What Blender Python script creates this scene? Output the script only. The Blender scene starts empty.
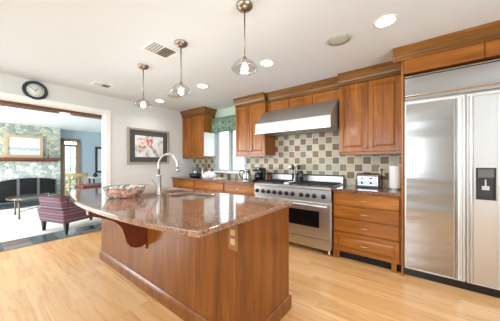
import bpy, bmesh, math, random
from mathutils import Vector, Matrix
random.seed(7)
scene = bpy.context.scene
COL = scene.collection
PI = math.pi

# ------------------------------------------------------------------ camera
cam_data = bpy.data.cameras.new('camera')
cam = bpy.data.objects.new('camera', cam_data)
COL.objects.link(cam)
cam.location = (0, 0, 1.25)
cam.rotation_euler = (PI/2, 0, math.radians(37.462))
cam_data.sensor_width = 36
cam_data.lens = 215.3/500*36
cam_data.shift_y = 0.004
cam_data.clip_start = 0.03
scene.camera = cam

# ------------------------------------------------------------------ light
scene.view_settings.view_transform = 'Standard'
scene.view_settings.look = 'None'
scene.view_settings.exposure = -0.14
scene.view_settings.gamma = 1
scene.view_settings.use_curve_mapping = False
world = bpy.data.worlds.new('sky')
scene.world = world
world.use_nodes = True
world.node_tree.nodes['Background'].inputs[0].default_value = (0.78, 0.89, 1.0, 1)
world.node_tree.nodes['Background'].inputs[1].default_value = 5.0

def area(name, loc, rot, sx, sy, power, color):
    d = bpy.data.lights.new(name, 'AREA'); d.shape = 'RECTANGLE'; d.size = sx; d.size_y = sy
    d.energy = power; d.color = color
    o = bpy.data.objects.new(name, d); o.location = loc; o.rotation_euler = rot; COL.objects.link(o)
    return o
# daylight through the kitchen's patio opening behind the camera, the living room window; fill lamp added on the right
area('daylight_patio', (-1.9, -2.75, 1.5), (PI/2, 0, 0), 3.9, 1.5, 92, (0.8, 0.91, 1.0))
area('daylight_living', (-7.3, -2.75, 1.35), (PI/2, 0, 0), 3.6, 1.9, 360, (0.93, 0.97, 1.0))
area('fill_right', (2.35, 0.3, 1.45), (0, PI/2, 0), 1.7, 2.0, 62, (0.88, 0.95, 1.0))

# ------------------------------------------------------------------ material tools
def lin(c):
    return tuple(((v/255)/12.92 if v/255 <= 0.04045 else ((v/255+0.055)/1.055)**2.4) for v in c) + (1,)
def mat(name, rgb, rough=0.5, metal=0.0, coat=0.0, spec=0.5, emit=None, trans=0.0, ior=1.45):
    m = bpy.data.materials.new(name); m.use_nodes = True
    b = m.node_tree.nodes['Principled BSDF']
    b.inputs['Base Color'].default_value = lin(rgb)
    b.inputs['Roughness'].default_value = rough
    b.inputs['Metallic'].default_value = metal
    b.inputs['Coat Weight'].default_value = coat
    b.inputs['Coat Roughness'].default_value = 0.12
    b.inputs['Specular IOR Level'].default_value = spec
    b.inputs['Transmission Weight'].default_value = trans
    b.inputs['IOR'].default_value = ior
    if emit:
        b.inputs['Emission Color'].default_value = lin(emit[0])
        b.inputs['Emission Strength'].default_value = emit[1]
    return m
class NT:
    def __init__(s, m):
        s.m = m; s.t = m.node_tree; s.n = s.t.nodes; s.b = s.n['Principled BSDF']
    def node(s, kind, **kw):
        n = s.n.new(kind)
        for k, v in kw.items(): setattr(n, k, v)
        return n
    def link(s, a, b): s.t.links.new(a, b)
    def coords(s, scale=(1, 1, 1), loc=(0, 0, 0), rot=(0, 0, 0)):
        tc = s.node('ShaderNodeTexCoord'); mp = s.node('ShaderNodeMapping')
        s.link(tc.outputs['Object'], mp.inputs[0])
        mp.inputs['Scale'].default_value = scale; mp.inputs['Location'].default_value = loc; mp.inputs['Rotation'].default_value = rot
        return mp.outputs[0]
    def noise(s, vec, scale=5, detail=3, rough=0.5, dist=0.0):
        n = s.node('ShaderNodeTexNoise'); s.link(vec, n.inputs['Vector'])
        n.inputs['Scale'].default_value = scale; n.inputs['Detail'].default_value = detail
        n.inputs['Roughness'].default_value = rough; n.inputs['Distortion'].default_value = dist
        return n.outputs['Fac']
    def ramp(s, fac, stops, interp='LINEAR'):
        r = s.node('ShaderNodeValToRGB'); s.link(fac, r.inputs[0])
        cr = r.color_ramp; cr.interpolation = interp
        while len(cr.elements) < len(stops): cr.elements.new(0.5)
        for e, (p, c) in zip(cr.elements, stops): e.position = p; e.color = lin(c)
        return r.outputs[0]
    def math(s, op, a, b=None):
        n = s.node('ShaderNodeMath', operation=op)
        for i, v in enumerate((a, b)):
            if v is None: continue
            if isinstance(v, (int, float)): n.inputs[i].default_value = v
            else: s.link(v, n.inputs[i])
        return n.outputs[0]
    def mix(s, fac, a, b, kind='MIX'):
        n = s.node('ShaderNodeMix', data_type='RGBA', blend_type=kind)
        for i, v in ((0, fac), (6, a), (7, b)):
            if isinstance(v, (int, float)): n.inputs[i].default_value = v
            elif isinstance(v, tuple): n.inputs[i].default_value = lin(v)
            else: s.link(v, n.inputs[i])
        return n.outputs[2]
    def bump(s, h, strength=0.2, dist=0.01):
        b = s.node('ShaderNodeBump'); s.link(h, b.inputs['Height'])
        b.inputs['Strength'].default_value = strength; b.inputs['Distance'].default_value = dist
        s.link(b.outputs[0], s.b.inputs['Normal'])
    def color(s, c): s.link(c, s.b.inputs['Base Color'])
    def xyz(s, vec):
        n = s.node('ShaderNodeSeparateXYZ'); s.link(vec, n.inputs[0]); return n.outputs
    def comb(s, x, y, z):
        n = s.node('ShaderNodeCombineXYZ')
        for i, v in enumerate((x, y, z)):
            if isinstance(v, (int, float)): n.inputs[i].default_value = v
            else: s.link(v, n.inputs[i])
        return n.outputs[0]

def wood(name, dark, mid, light, axis='z', rough=0.32, coat=0.15, scale=1.0):
    m = mat(name, mid, rough, coat=coat, spec=0.35); t = NT(m)
    long, cross = 0.9*scale, 11*scale
    sc = {'x': (long, cross, cross), 'y': (cross, long, cross), 'z': (cross, cross, long)}[axis]
    f = t.noise(t.coords(sc), 1.0, 5, 0.6, 0.6)
    c1 = t.ramp(f, [(0.28, dark), (0.5, mid), (0.75, light)])
    sc2 = tuple(v*5 for v in sc)
    f2 = t.noise(t.coords(sc2), 1.0, 2, 0.5)
    c2 = t.ramp(f2, [(0.3, (205, 190, 175)), (0.7, (255, 255, 255))])
    t.color(t.mix(0.6, c1, c2, 'MULTIPLY'))
    return m

M = {}
M['cherry'] = wood('cherry_vertical_grain', (122, 66, 18), (160, 96, 32), (188, 122, 52), 'z')
M['cherry_h'] = wood('cherry_horizontal_grain', (122, 66, 18), (160, 96, 32), (188, 122, 52), 'x')
M['crown'] = wood('cherry_crown', (106, 68, 28), (132, 88, 38), (154, 106, 54), 'x', 0.32)
M['island'] = wood('island_cherry', (96, 50, 12), (126, 70, 20), (148, 88, 32), 'z', 0.3, 0.2)
M['corbel'] = wood('corbel_cherry', (92, 36, 20), (112, 46, 26), (128, 58, 34), 'z', 0.25, 0.5)
M['dark_wood'] = wood('dark_wood', (40, 24, 16), (58, 36, 24), (72, 46, 32), 'z')
M['mantel'] = wood('mantel_wood', (92, 54, 32), (114, 70, 44), (132, 86, 58), 'y', 0.45, 0.1)
M['walnut'] = wood('door_frame_wood', (146, 116, 90), (168, 136, 108), (186, 156, 126), 'z', 0.5, 0.0)
M['oak_chair'] = wood('chair_oak', (170, 140, 96), (196, 168, 120), (214, 188, 142), 'y', 0.5, 0.0)
M['wall'] = mat('wall_paint', (214, 214, 211), 0.75)
M['ceiling'] = mat('ceiling_paint', (224, 230, 238), 0.85)
M['ceiling_bright'] = mat('bright_ceiling_paint', (240, 243, 245), 0.85)
M['trim'] = mat('white_trim', (244, 242, 238), 0.4)
M['sash'] = mat('grey_white_sash_paint', (176, 184, 188), 0.4)
M['blue'] = mat('blue_wall_paint', (172, 188, 198), 0.8)
M['green'] = mat('green_cast_wall', (206, 222, 204), 0.7)
M['white'] = mat('white_plastic', (238, 238, 236), 0.35)
M['black'] = mat('black_enamel', (18, 18, 20), 0.3, coat=0.3)
M['iron'] = mat('cast_iron', (24, 24, 26), 0.55)
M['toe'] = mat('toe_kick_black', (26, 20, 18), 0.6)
M['nickel'] = mat('brushed_nickel', (178, 176, 172), 0.34, 1.0)
M['chrome'] = mat('chrome', (222, 222, 224), 0.12, 1.0)
M['bronze'] = mat('aged_bronze', (104, 92, 80), 0.4, 0.7)
M['antique'] = mat('antique_pewter_nickel', (160, 148, 136), 0.3, 1.0)
M['pull_metal'] = mat('warm_nickel_pull', (196, 166, 128), 0.3, 1.0)
M['paper'] = mat('paper_towel', (240, 238, 234), 0.9)
M['tan_plastic'] = mat('tan_plastic', (142, 92, 52), 0.4)
M['light_tan'] = mat('light_tan_plastic', (226, 200, 164), 0.4)
M['tan_receptacle'] = mat('tan_receptacle', (196, 156, 112), 0.4)
M['beige'] = mat('beige_cushion', (222, 214, 200), 0.8)
M['leather'] = mat('brown_leather', (112, 54, 38), 0.35, coat=0.1)
M['leg_black'] = mat('black_painted_leg', (28, 26, 30), 0.4)
M['clock_face'] = mat('clock_face', (222, 226, 218), 0.5)
M['clock_rim'] = mat('clock_rim', (36, 48, 52), 0.35)
M['frame'] = mat('champagne_frame', (176, 166, 144), 0.35, 0.4)
M['mat_dark'] = mat('charcoal_mount_board', (78, 78, 80), 0.8)
M['gilt'] = mat('gilt_frame', (190, 168, 136), 0.4, 0.3)
M['lamp'] = mat('lit_lamp_disc', (255, 250, 240), 0.5, emit=((255, 246, 232), 14))
M['bulb'] = mat('lit_bulb', (255, 250, 240), 0.5, emit=((255, 244, 226), 22))
M['speaker'] = mat('speaker_grille', (196, 196, 190), 0.7)
M['lawn'] = mat('lawn', (140, 170, 120), 0.9)
M['vent_grey'] = mat('vent_grey', (96, 96, 98), 0.7)
M['slot'] = mat('dark_slot', (52, 50, 48), 0.6)
M['dark_glass'] = mat('dark_oven_glass', (14, 14, 16), 0.08, coat=0.4)
M['fire_glass'] = mat('fireplace_glass', (14, 16, 19), 0.25)
M['screen_frame'] = mat('pewter_screen_frame', (112, 116, 120), 0.4, 0.6)
M['soot'] = mat('sooty_brick', (30, 32, 36), 0.8)
M['hearth'] = mat('slate_hearth', (58, 68, 76), 0.4)

def steel(name, rgb, rough, wav=0.02):
    m = mat(name, rgb, rough, 1.0); t = NT(m)
    f = t.noise(t.coords((0.3, 0.3, 3.2)), 1.0, 2, 0.45)
    f2 = t.noise(t.coords((2, 2, 260)), 1.0, 2, 0.5)
    t.bump(t.math('ADD', t.math('MULTIPLY', f, 1.0), t.math('MULTIPLY', f2, 0.002)), 1.0, wav)
    return m
M['steel'] = steel('brushed_steel', (208, 206, 204), 0.36, 0.004)
M['steel_hood'] = mat('hood_steel', (176, 175, 173), 0.4, 0.72)
M['sink_steel'] = mat('satin_sink_steel', (150, 146, 142), 0.4, 0.8)
M['chrome_grey'] = mat('toaster_chrome', (168, 168, 170), 0.2, 1.0)
M['steel_fridge'] = steel('fridge_steel', (176, 174, 172), 0.19, 0.022)
M['steel_pale'] = mat('pale_steel_trim', (214, 212, 208), 0.38, 0.85)
M['steel_plain'] = mat('plain_steel', (206, 206, 206), 0.36, 1.0)

def thin_glass(name, tint=(250, 252, 252), gloss=0.08, fac=None):
    m = bpy.data.materials.new(name); m.use_nodes = True
    nt = m.node_tree; nt.nodes.clear()
    o = nt.nodes.new('ShaderNodeOutputMaterial'); mx = nt.nodes.new('ShaderNodeMixShader')
    tr = nt.nodes.new('ShaderNodeBsdfTransparent'); gl = nt.nodes.new('ShaderNodeBsdfGlossy')
    tr.inputs[0].default_value = lin(tint); gl.inputs['Roughness'].default_value = 0.03
    fr = nt.nodes.new('ShaderNodeFresnel'); fr.inputs[0].default_value = 1.45
    if fac is None: nt.links.new(fr.outputs[0], mx.inputs[0])
    else: mx.inputs[0].default_value = fac
    nt.links.new(tr.outputs[0], mx.inputs[1]); nt.links.new(gl.outputs[0], mx.inputs[2])
    nt.links.new(mx.outputs[0], o.inputs[0])
    return m
M['pane'] = thin_glass('window_glass', fac=0.06)
M['shade_glass'] = thin_glass('pendant_glass', (240, 243, 242), fac=0.16)
M['jar_glass'] = thin_glass('clear_glass', (222, 230, 230), fac=0.25)

# oak strip floor running along X
m = M['oak'] = mat('oak_strip_floor', (222, 176, 124), 0.24, coat=0.35); t = NT(m)
p = t.xyz(t.coords())
row = t.math('FLOOR', t.math('DIVIDE', p[1], 0.083))
wn = t.node('ShaderNodeTexWhiteNoise', noise_dimensions='1D'); t.link(row, wn.inputs['W'])
u = t.math('ADD', t.math('DIVIDE', p[0], 1.1), t.math('MULTIPLY', wn.outputs['Value'], 7.3))
cell = t.comb(t.math('FLOOR', u), row, 0)
wn2 = t.node('ShaderNodeTexWhiteNoise', noise_dimensions='3D'); t.link(cell, wn2.inputs['Vector'])
base = t.ramp(wn2.outputs['Value'], [(0, (226, 176, 118)), (0.5, (234, 186, 130)), (1, (240, 196, 142))])
off = t.node('ShaderNodeVectorMath', operation='MULTIPLY_ADD'); t.link(wn2.outputs['Color'], off.inputs[0])
off.inputs[1].default_value = (9, 9, 9); t.link(t.coords((1.2, 16, 1)), off.inputs[2])
g = t.noise(off.outputs[0], 1.4, 5, 0.6, 1.2)
gc = t.ramp(g, [(0.3, (226, 206, 184)), (0.5, (250, 246, 240)), (0.8, (255, 255, 255))])
c = t.mix(0.85, base, gc, 'MULTIPLY')
fy = t.math('FRACT', t.math('DIVIDE', p[1], 0.083)); fx = t.math('FRACT', u)
gap = t.math('MAXIMUM', t.math('LESS_THAN', fy, 0.025), t.math('LESS_THAN', fx, 0.0022))
t.color(t.mix(t.math('MULTIPLY', gap, 0.25), c, (120, 78, 46)))
t.bump(t.math('SUBTRACT', 1.0, gap), 0.15, 0.001)

# granite
def granite(name, stops, rough=0.07):
    m = mat(name, (170, 120, 100), rough, coat=0.3); t = NT(m)
    v = t.node('ShaderNodeTexVoronoi'); v.inputs['Scale'].default_value = 160
    t.link(t.coords(), v.inputs['Vector'])
    s = t.xyz(v.outputs['Color'])
    c1 = t.ramp(s[0], stops, 'CONSTANT')
    n = t.noise(t.coords(), 7, 4, 0.6, 0.8)
    c2 = t.ramp(n, [(0.32, (190, 164, 150)), (0.5, (222, 204, 192)), (0.68, (246, 238, 232))])
    t.color(t.mix(0.65, c1, c2, 'MULTIPLY'))
    return m
M['granite'] = granite('pink_brown_granite', [(0, (104, 82, 70)), (0.12, (144, 108, 86)), (0.4, (164, 126, 102)), (0.72, (184, 150, 128)), (0.9, (142, 128, 118))])
M['granite_dark'] = granite('brown_granite', [(0, (60, 42, 38)), (0.2, (124, 80, 66)), (0.5, (150, 106, 88)), (0.78, (176, 136, 118)), (0.92, (120, 110, 108))], 0.1)

# backsplash: checkerboard of tumbled stone
m = M['tile'] = mat('tumbled_stone_tile', (200, 190, 165), 0.5); t = NT(m)
p = t.xyz(t.coords(loc=(0.175, 0, -0.015)))
T = 0.11
ux = t.math('DIVIDE', p[0], T); uz = t.math('DIVIDE', p[2], T)
cx = t.math('FLOOR', ux); cz = t.math('FLOOR', uz)
par = t.math('ABSOLUTE', t.math('MODULO', t.math('ADD', cx, cz), 2.0))
wn = t.node('ShaderNodeTexWhiteNoise', noise_dimensions='3D'); t.link(t.comb(cx, cz, 3.0), wn.inputs['Vector'])
dark = t.ramp(wn.outputs['Value'], [(0, (136, 116, 90)), (0.25, (148, 122, 94)), (0.5, (122, 108, 86)), (0.68, (142, 136, 116)), (0.85, (138, 104, 76))], 'CONSTANT')
wn2 = t.node('ShaderNodeTexWhiteNoise', noise_dimensions='3D'); t.link(t.comb(cx, cz, 9.0), wn2.inputs['Vector'])
light = t.ramp(wn2.outputs['Value'], [(0, (204, 190, 162)), (0.5, (214, 202, 176)), (0.8, (192, 186, 166))], 'CONSTANT')
c = t.mix(par, light, dark)
mott = t.ramp(t.noise(t.coords(), 38, 3, 0.6), [(0.3, (216, 212, 206)), (0.65, (255, 255, 255))])
c = t.mix(0.6, c, mott, 'MULTIPLY')
fx = t.math('ABSOLUTE', t.math('SUBTRACT', t.math('FRACT', ux), 0.5)); fz = t.math('ABSOLUTE', t.math('SUBTRACT', t.math('FRACT', uz), 0.5))
gr = t.math('GREATER_THAN', t.math('MAXIMUM', fx, fz), 0.455)
t.color(t.mix(gr, c, (206, 200, 186)))
t.bump(t.math('SUBTRACT', 1.0, gr), 0.3, 0.002)

# river-rock stone of the chimney
def stone(name, cols, joint):
    m = mat(name, (180, 184, 170), 0.8); t = NT(m)
    v = t.node('ShaderNodeTexVoronoi'); v.inputs['Scale'].default_value = 7.5
    vec = t.coords((1, 1, 1.5)); t.link(vec, v.inputs['Vector'])
    s = t.xyz(v.outputs['Color'])
    c1 = t.ramp(s[1], [(p_, c_) for p_, c_ in zip((0, 0.3, 0.55, 0.75, 0.9), cols)], 'CONSTANT')
    e = t.node('ShaderNodeTexVoronoi', feature='DISTANCE_TO_EDGE'); e.inputs['Scale'].default_value = 7.5
    t.link(vec, e.inputs['Vector'])
    edge = t.math('LESS_THAN', e.outputs['Distance'], 0.04)
    mo = t.ramp(t.noise(t.coords(), 16, 4, 0.6), [(0.3, (200, 206, 198)), (0.7, (255, 255, 255))])
    t.color(t.mix(t.math('MULTIPLY', edge, 0.6), t.mix(0.7, c1, mo, 'MULTIPLY'), joint))
    t.bump(t.math('MINIMUM', e.outputs['Distance'], 0.12), 0.8, 0.12)
    return m
M['stone'] = stone('chimney_stone', ((158, 168, 156), (188, 196, 184), (208, 204, 184), (172, 182, 178), (216, 218, 212)), (142, 146, 138))
M['stone_pale'] = stone('pale_stone', ((196, 202, 196), (220, 224, 218), (232, 230, 222), (186, 194, 190), (238, 240, 236)), (158, 162, 156))

# slate threshold tiles
m = M['slate'] = mat('slate_tile', (120, 130, 136), 0.25, coat=0.2); t = NT(m)
p = t.xyz(t.coords()); cxx = t.math('FLOOR', t.math('DIVIDE', p[0], 0.3)); cyy = t.math('FLOOR', t.math('DIVIDE', p[1], 0.3))
wn = t.node('ShaderNodeTexWhiteNoise', noise_dimensions='3D'); t.link(t.comb(cxx, cyy, 1.0), wn.inputs['Vector'])
c = t.ramp(wn.outputs['Value'], [(0, (74, 88, 94)), (0.3, (104, 116, 120)), (0.55, (116, 90, 88)), (0.72, (62, 80, 82)), (0.88, (124, 128, 124))], 'CONSTANT')
fx = t.math('ABSOLUTE', t.math('SUBTRACT', t.math('FRACT', t.math('DIVIDE', p[0], 0.3)), 0.5)); fy = t.math('ABSOLUTE', t.math('SUBTRACT', t.math('FRACT', t.math('DIVIDE', p[1], 0.3)), 0.5))
t.color(t.mix(t.math('GREATER_THAN', t.math('MAXIMUM', fx, fy), 0.485), c, (70, 76, 78)))

m = M['carpet'] = mat('cream_carpet', (232, 228, 218), 0.95); t = NT(m)
t.bump(t.noise(t.coords(), 300, 2), 0.4, 0.004)

# striped upholstery (stripes run around the chair)
m = M['stripe'] = mat('striped_upholstery', (150, 110, 130), 0.7, spec=0.3); t = NT(m)
p = t.xyz(t.coords())
f = t.math('FRACT', t.math('DIVIDE', p[2], 0.105))
t.color(t.ramp(f, [(0, (98, 58, 62)), (0.2, (112, 90, 104)), (0.38, (156, 138, 148)), (0.44, (98, 74, 90)), (0.66, (116, 80, 88)), (0.8, (92, 52, 56)), (0.92, (136, 116, 126))], 'CONSTANT'))

# valance print
m = M['valance'] = mat('green_leaf_print', (90, 140, 110), 0.85); t = NT(m)
f = t.noise(t.coords(), 26, 3, 0.6, 1.5)
t.color(t.ramp(f, [(0.36, (48, 84, 72)), (0.46, (86, 124, 104)), (0.54, (176, 192, 168)), (0.62, (74, 110, 94))]))

# mosaic bowl
m = M['mosaic'] = mat('mosaic_glass', (190, 190, 180), 0.2, coat=0.5); t = NT(m)
v = t.node('ShaderNodeTexVoronoi'); v.inputs['Scale'].default_value = 48
t.link(t.coords(), v.inputs['Vector']); s = t.xyz(v.outputs['Color'])
c1 = t.ramp(s[0], [(0, (90, 92, 84)), (0.22, (196, 200, 188)), (0.5, (158, 150, 132)), (0.72, (226, 224, 214)), (0.9, (122, 140, 128))], 'CONSTANT')
n = t.noise(t.coords(), 9, 1, 0.4)
t.color(t.mix(t.ramp(n, [(0.5, (0, 0, 0)), (0.6, (190, 190, 190))]), c1, (222, 128, 96)))

# framed kitchen picture: pale ground with loose coral blooms
m = M['bloom_print'] = mat('bloom_print', (225, 226, 230), 0.6); t = NT(m)
p = t.xyz(t.coords())
n = t.noise(t.coords(), 13, 3, 0.6, 0.5)
band = t.math('MULTIPLY', t.math('LESS_THAN', t.math('ABSOLUTE', t.math('SUBTRACT', p[2], 0.07)), 0.1), t.math('LESS_THAN', t.math('ABSOLUTE', t.math('SUBTRACT', p[1], -0.1)), 0.17))
blo = t.ramp(n, [(0.36, (168, 50, 52)), (0.46, (206, 106, 92)), (0.52, (226, 184, 168)), (0.6, (226, 228, 230))])
bg = t.ramp(t.noise(t.coords((1, 1, 0.6)), 10, 3, 0.6), [(0.34, (150, 152, 150)), (0.45, (216, 214, 208)), (0.6, (232, 234, 238))])
t.color(t.mix(band, bg, blo))
# living room landscape print: pale sky above a soft shoreline
m = M['shore_print'] = mat('shore_print', (224, 228, 232), 0.6); t = NT(m)
p = t.xyz(t.coords())
h = t.math('ADD', p[2], t.math('MULTIPLY', t.noise(t.coords((1, 4, 1)), 3, 3), 0.16))
t.color(t.ramp(t.math('DIVIDE', t.math('SUBTRACT', h, -0.17), 0.6), [(0.0, (206, 204, 196)), (0.18, (216, 220, 222)), (0.28, (160, 172, 170)), (0.36, (198, 206, 210)), (0.5, (226, 232, 240)), (1, (216, 224, 236))]))

# ------------------------------------------------------------------ mesh tools
class MB:
    def __init__(s): s.bm = bmesh.new()
    def box(s, x0, x1, y0, y1, z0, z1):
        vs = [s.bm.verts.new((x, y, z)) for x in (x0, x1) for y in (y0, y1) for z in (z0, z1)]
        for f in ((0, 1, 3, 2), (4, 6, 7, 5), (0, 4, 5, 1), (2, 3, 7, 6), (0, 2, 6, 4), (1, 5, 7, 3)):
            s.bm.faces.new([vs[i] for i in f])
        return s
    def hexa(s, pts):            # 4 bottom + 4 top points, both in the same turning order
        v = [s.bm.verts.new(p) for p in pts]
        for f in ((3, 2, 1, 0), (4, 5, 6, 7), (0, 1, 5, 4), (1, 2, 6, 5), (2, 3, 7, 6), (3, 0, 4, 7)):
            s.bm.faces.new([v[i] for i in f])
        return s
    def prism(s, prof, axis, a0, a1, smooth=False):
        def pt(p, a):
            return {'x': (a, p[0], p[1]), 'y': (p[0], a, p[1]), 'z': (p[0], p[1], a)}[axis]
        A = [s.bm.verts.new(pt(p, a0)) for p in prof]; B = [s.bm.verts.new(pt(p, a1)) for p in prof]
        n = len(prof)
        s.bm.faces.new(A); s.bm.faces.new(B[::-1])
        for i in range(n):
            f = s.bm.faces.new((A[i], B[i], B[(i+1) % n], A[(i+1) % n])); f.smooth = smooth
        return s
    def loft(s, rings, cap=True, smooth=True):
        R = [[s.bm.verts.new(p) for p in r] for r in rings]; n = len(R[0])
        for a, b in zip(R, R[1:]):
            for i in range(n):
                f = s.bm.faces.new((a[i], a[(i+1) % n], b[(i+1) % n], b[i])); f.smooth = smooth
        if cap:
            s.bm.faces.new(R[0][::-1]); s.bm.faces.new(R[-1])
        return s
    def lathe(s, prof, c=(0, 0), seg=32, cap=True, sx=1, sy=1, smooth=True):
        rings = [[(c[0]+max(r, 1e-4)*math.cos(2*PI*k/seg)*sx, c[1]+max(r, 1e-4)*math.sin(2*PI*k/seg)*sy, z) for k in range(seg)] for r, z in prof]
        return s.loft(rings, cap, smooth)
    def tube(s, pts, r, seg=12):
        pts = [Vector(p) for p in pts]; n = len(pts)
        rs = r if isinstance(r, (list, tuple)) else [r]*n
        rings = []
        up = None
        for i, p in enumerate(pts):
            d = (pts[min(i+1, n-1)]-pts[max(i-1, 0)]).normalized()
            if up is None:
                up = Vector((0, 0, 1)) if abs(d.z) < 0.9 else Vector((1, 0, 0))
            a = d.cross(up).normalized(); b = a.cross(d).normalized(); up = b
            rings.append([tuple(p + (a*math.cos(2*PI*k/seg)+b*math.sin(2*PI*k/seg))*rs[i]) for k in range(seg)])
        return s.loft(rings, True, True)
    def sphere(s, c, r, seg=16, rings=10, sz=1.0):
        prof = [(r*math.sin(PI*i/rings), c[2]+r*sz*-math.cos(PI*i/rings)) for i in range(rings+1)]
        return s.lathe(prof, (c[0], c[1]), seg)
def wpos(o):
    v = Vector((0, 0, 0))
    while o: v += o.location; o = o.parent
    return v
def put(name, mb, material, parent=None, local=False, bevel=0.0, seg=2, origin=None):
    bm = mb.bm
    bmesh.ops.recalc_face_normals(bm, faces=bm.faces)
    off = Vector((0, 0, 0))
    if parent is not None and not local: off = wpos(parent)
    if origin is not None: off = Vector(origin)
    if off.length: bmesh.ops.translate(bm, verts=bm.verts, vec=-off)
    me = bpy.data.meshes.new(name); bm.to_mesh(me); bm.free()
    me.materials.append(M[material] if isinstance(material, str) else material)
    o = bpy.data.objects.new(name, me); COL.objects.link(o)
    if origin is not None: o.location = origin
    if parent is not None: o.parent = parent
    if bevel:
        b = o.modifiers.new('bevel', 'BEVEL'); b.width = bevel; b.segments = seg; b.limit_method = 'ANGLE'; b.angle_limit = math.radians(35)
    return o
def tag(o, label, cat, group=None):
    o['label'] = label; o['category'] = cat
    if group: o['group'] = group
    return o
def thing(name, label, cat, loc=(0, 0, 0), rz=0, group=None):
    o = bpy.data.objects.new(name, None); COL.objects.link(o); o.location = loc; o.rotation_euler = (0, 0, rz)
    o.empty_display_size = 0.1
    return tag(o, label, cat, group)
def struct(name, mb, material, bevel=0.0, parent=None):
    o = put(name, mb, material, parent, bevel=bevel)
    if parent is None: o['kind'] = 'structure'
    return o
def copy_tree(o, parent=None):
    c = o.copy(); COL.objects.link(c); c.parent = parent
    for ch in list(o.children):
        copy_tree(ch, c)
    return c

CEIL = 2.49
WL, WB, WF, WR = -4.56, 3.56, -2.6, 2.3      # wall faces
LX, LC = -9.9, 2.42                          # living room far wall, its ceiling

# ------------------------------------------------------------------ structure
struct('floor', MB().box(WL-0.04, WR, WF, WB, -0.05, 0), 'oak')
struct('floor_2', MB().box(-5.13, WL-0.04, WF, 4.0, -0.05, 0.0), 'slate')
struct('floor_3', MB().box(LX, -5.13, WF, 4.0, -0.05, 0.006), 'carpet')
struct('ceiling', MB().box(WL-0.14, WR+0.1, WF-0.1, WB+0.1, CEIL, CEIL+0.1), 'ceiling')
struct('ceiling_2', MB().box(LX-0.1, WL-0.14, WF-0.1, 4.1, LC, LC+0.1), 'ceiling_bright')
# back wall with the casement window opening
W0, W1, WZ0, WZ1 = -3.73, -2.84, 1.05, 2.1
wb = MB().box(WL-0.14, W0, WB, WB+0.14, 0, CEIL).box(W1, WR+0.1, WB, WB+0.14, 0, CEIL)
wb.box(W0, W1, WB, WB+0.14, 0, WZ0).box(W0, W1, WB, WB+0.14, WZ1, CEIL)
struct('wall_back', wb, 'wall')
OY0, OY1, OZ = -1.4, 1.545, 2.155
wl = MB().box(WL-0.14, WL, OY1, WB, 0, CEIL).box(WL-0.14, WL, WF, OY0, 0, CEIL).box(WL-0.14, WL, OY0, OY1, OZ, CEIL)
struct('wall_left', wl, 'wall')
PX0, PX1, PZ, PB = -3.9, 0.1, 2.3, 0.7
LX0, LX1, LZ0, LZ1 = -9.1, -5.5, 0.4, 2.3
wf = MB()
wf.box(LX-0.1, LX0, WF-0.1, WF, 0, CEIL).box(LX0, LX1, WF-0.1, WF, 0, LZ0).box(LX0, LX1, WF-0.1, WF, LZ1, CEIL)
wf.box(LX1, PX0, WF-0.1, WF, 0, CEIL).box(PX0, PX1, WF-0.1, WF, PZ, CEIL).box(PX0, PX1, WF-0.1, WF, 0, PB).box(PX1, WR+0.1, WF-0.1, WF, 0, CEIL)
struct('wall_front', wf, 'wall')
wr = MB().box(WR, WR+0.1, WF, -0.7, 0, CEIL).box(WR, WR+0.1, 1.3, WB, 0, CEIL).box(WR, WR+0.1, -0.7, 1.3, 0, 0.6).box(WR, WR+0.1, -0.7, 1.3, 2.3, CEIL)
struct('wall_right', wr, 'wall')
# living room
DY0, DY1, DZ = 1.99, 2.47, 2.06
wfar = MB().box(LX-0.1, LX, WF, DY0, 0, LC).box(LX-0.1, LX, DY1, 4.1, 0, LC).box(LX-0.1, LX, DY0, DY1, DZ, LC)
struct('wall_far', wfar, 'blue')
struct('wall_living', MB().box(LX, WL-0.14, 4.0, 4.1, 0, LC), 'blue')

def stuff(o): o['kind'] = 'stuff'; return o
g = put('lawn', MB().box(-16, 8, -14, WF-0.12, -0.4, -0.15).box(-16, 8, WB+0.2, 14, -0.4, -0.15).box(-20, -10.1, WF, WB, -0.4, -0.15), 'lawn')
stuff(tag(g, 'green lawn outside beyond the glass door and windows', 'lawn'))

# opening trim (left wall)
tr = MB().box(WL, WL+0.02, OY1-0.01, OY1+0.075, 0, OZ+0.0).box(WL, WL+0.02, OY0-0.07, OY1+0.075, OZ, OZ+0.07)
tr.box(WL, WL+0.02, OY0-0.075, OY0+0.01, 0, OZ)
struct('trim_1', tr, 'trim', 0.004)
struct('trim_2', MB().box(WL-0.155, WL+0.0, OY1-0.015, OY1, 0, OZ).box(WL-0.155, WL+0.0, OY0, OY0+0.015, 0, OZ).box(WL-0.155, WL, OY0, OY1, OZ-0.012, OZ), 'trim')
struct('trim_3', MB().box(-4.95, -4.702, WF, 4.0, 2.105, LC), 'mantel')
struct('trim_4', MB().box(WL-0.05, WL-0.03, OY0, OY1, -0.001, 0.004), 'mantel')
struct('baseboard_left', MB().box(WL, WL+0.014, OY1+0.075, 2.92, 0, 0.11), 'trim', 0.003)

# backsplash tiles
bs = MB()
for x0, x1, z0, z1 in ((WL, -3.78, .91, 1.36), (-3.78, -2.80, .91, 1.02), (-2.80, -2.115, .91, 1.36), (-2.115, -.865, .91, 1.80), (-.865, -.12, .91, 1.36)):
    bs.box(x0, x1, WB-0.012, WB+0.001, z0, z1)
struct('trim_5', bs, 'tile')
# strip of wall above the valance, green reflection put into its colour
struct('trim_6', MB().box(-3.735, -2.835, WB-0.004, WB+0.001, 2.1, CEIL), 'green')

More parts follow.
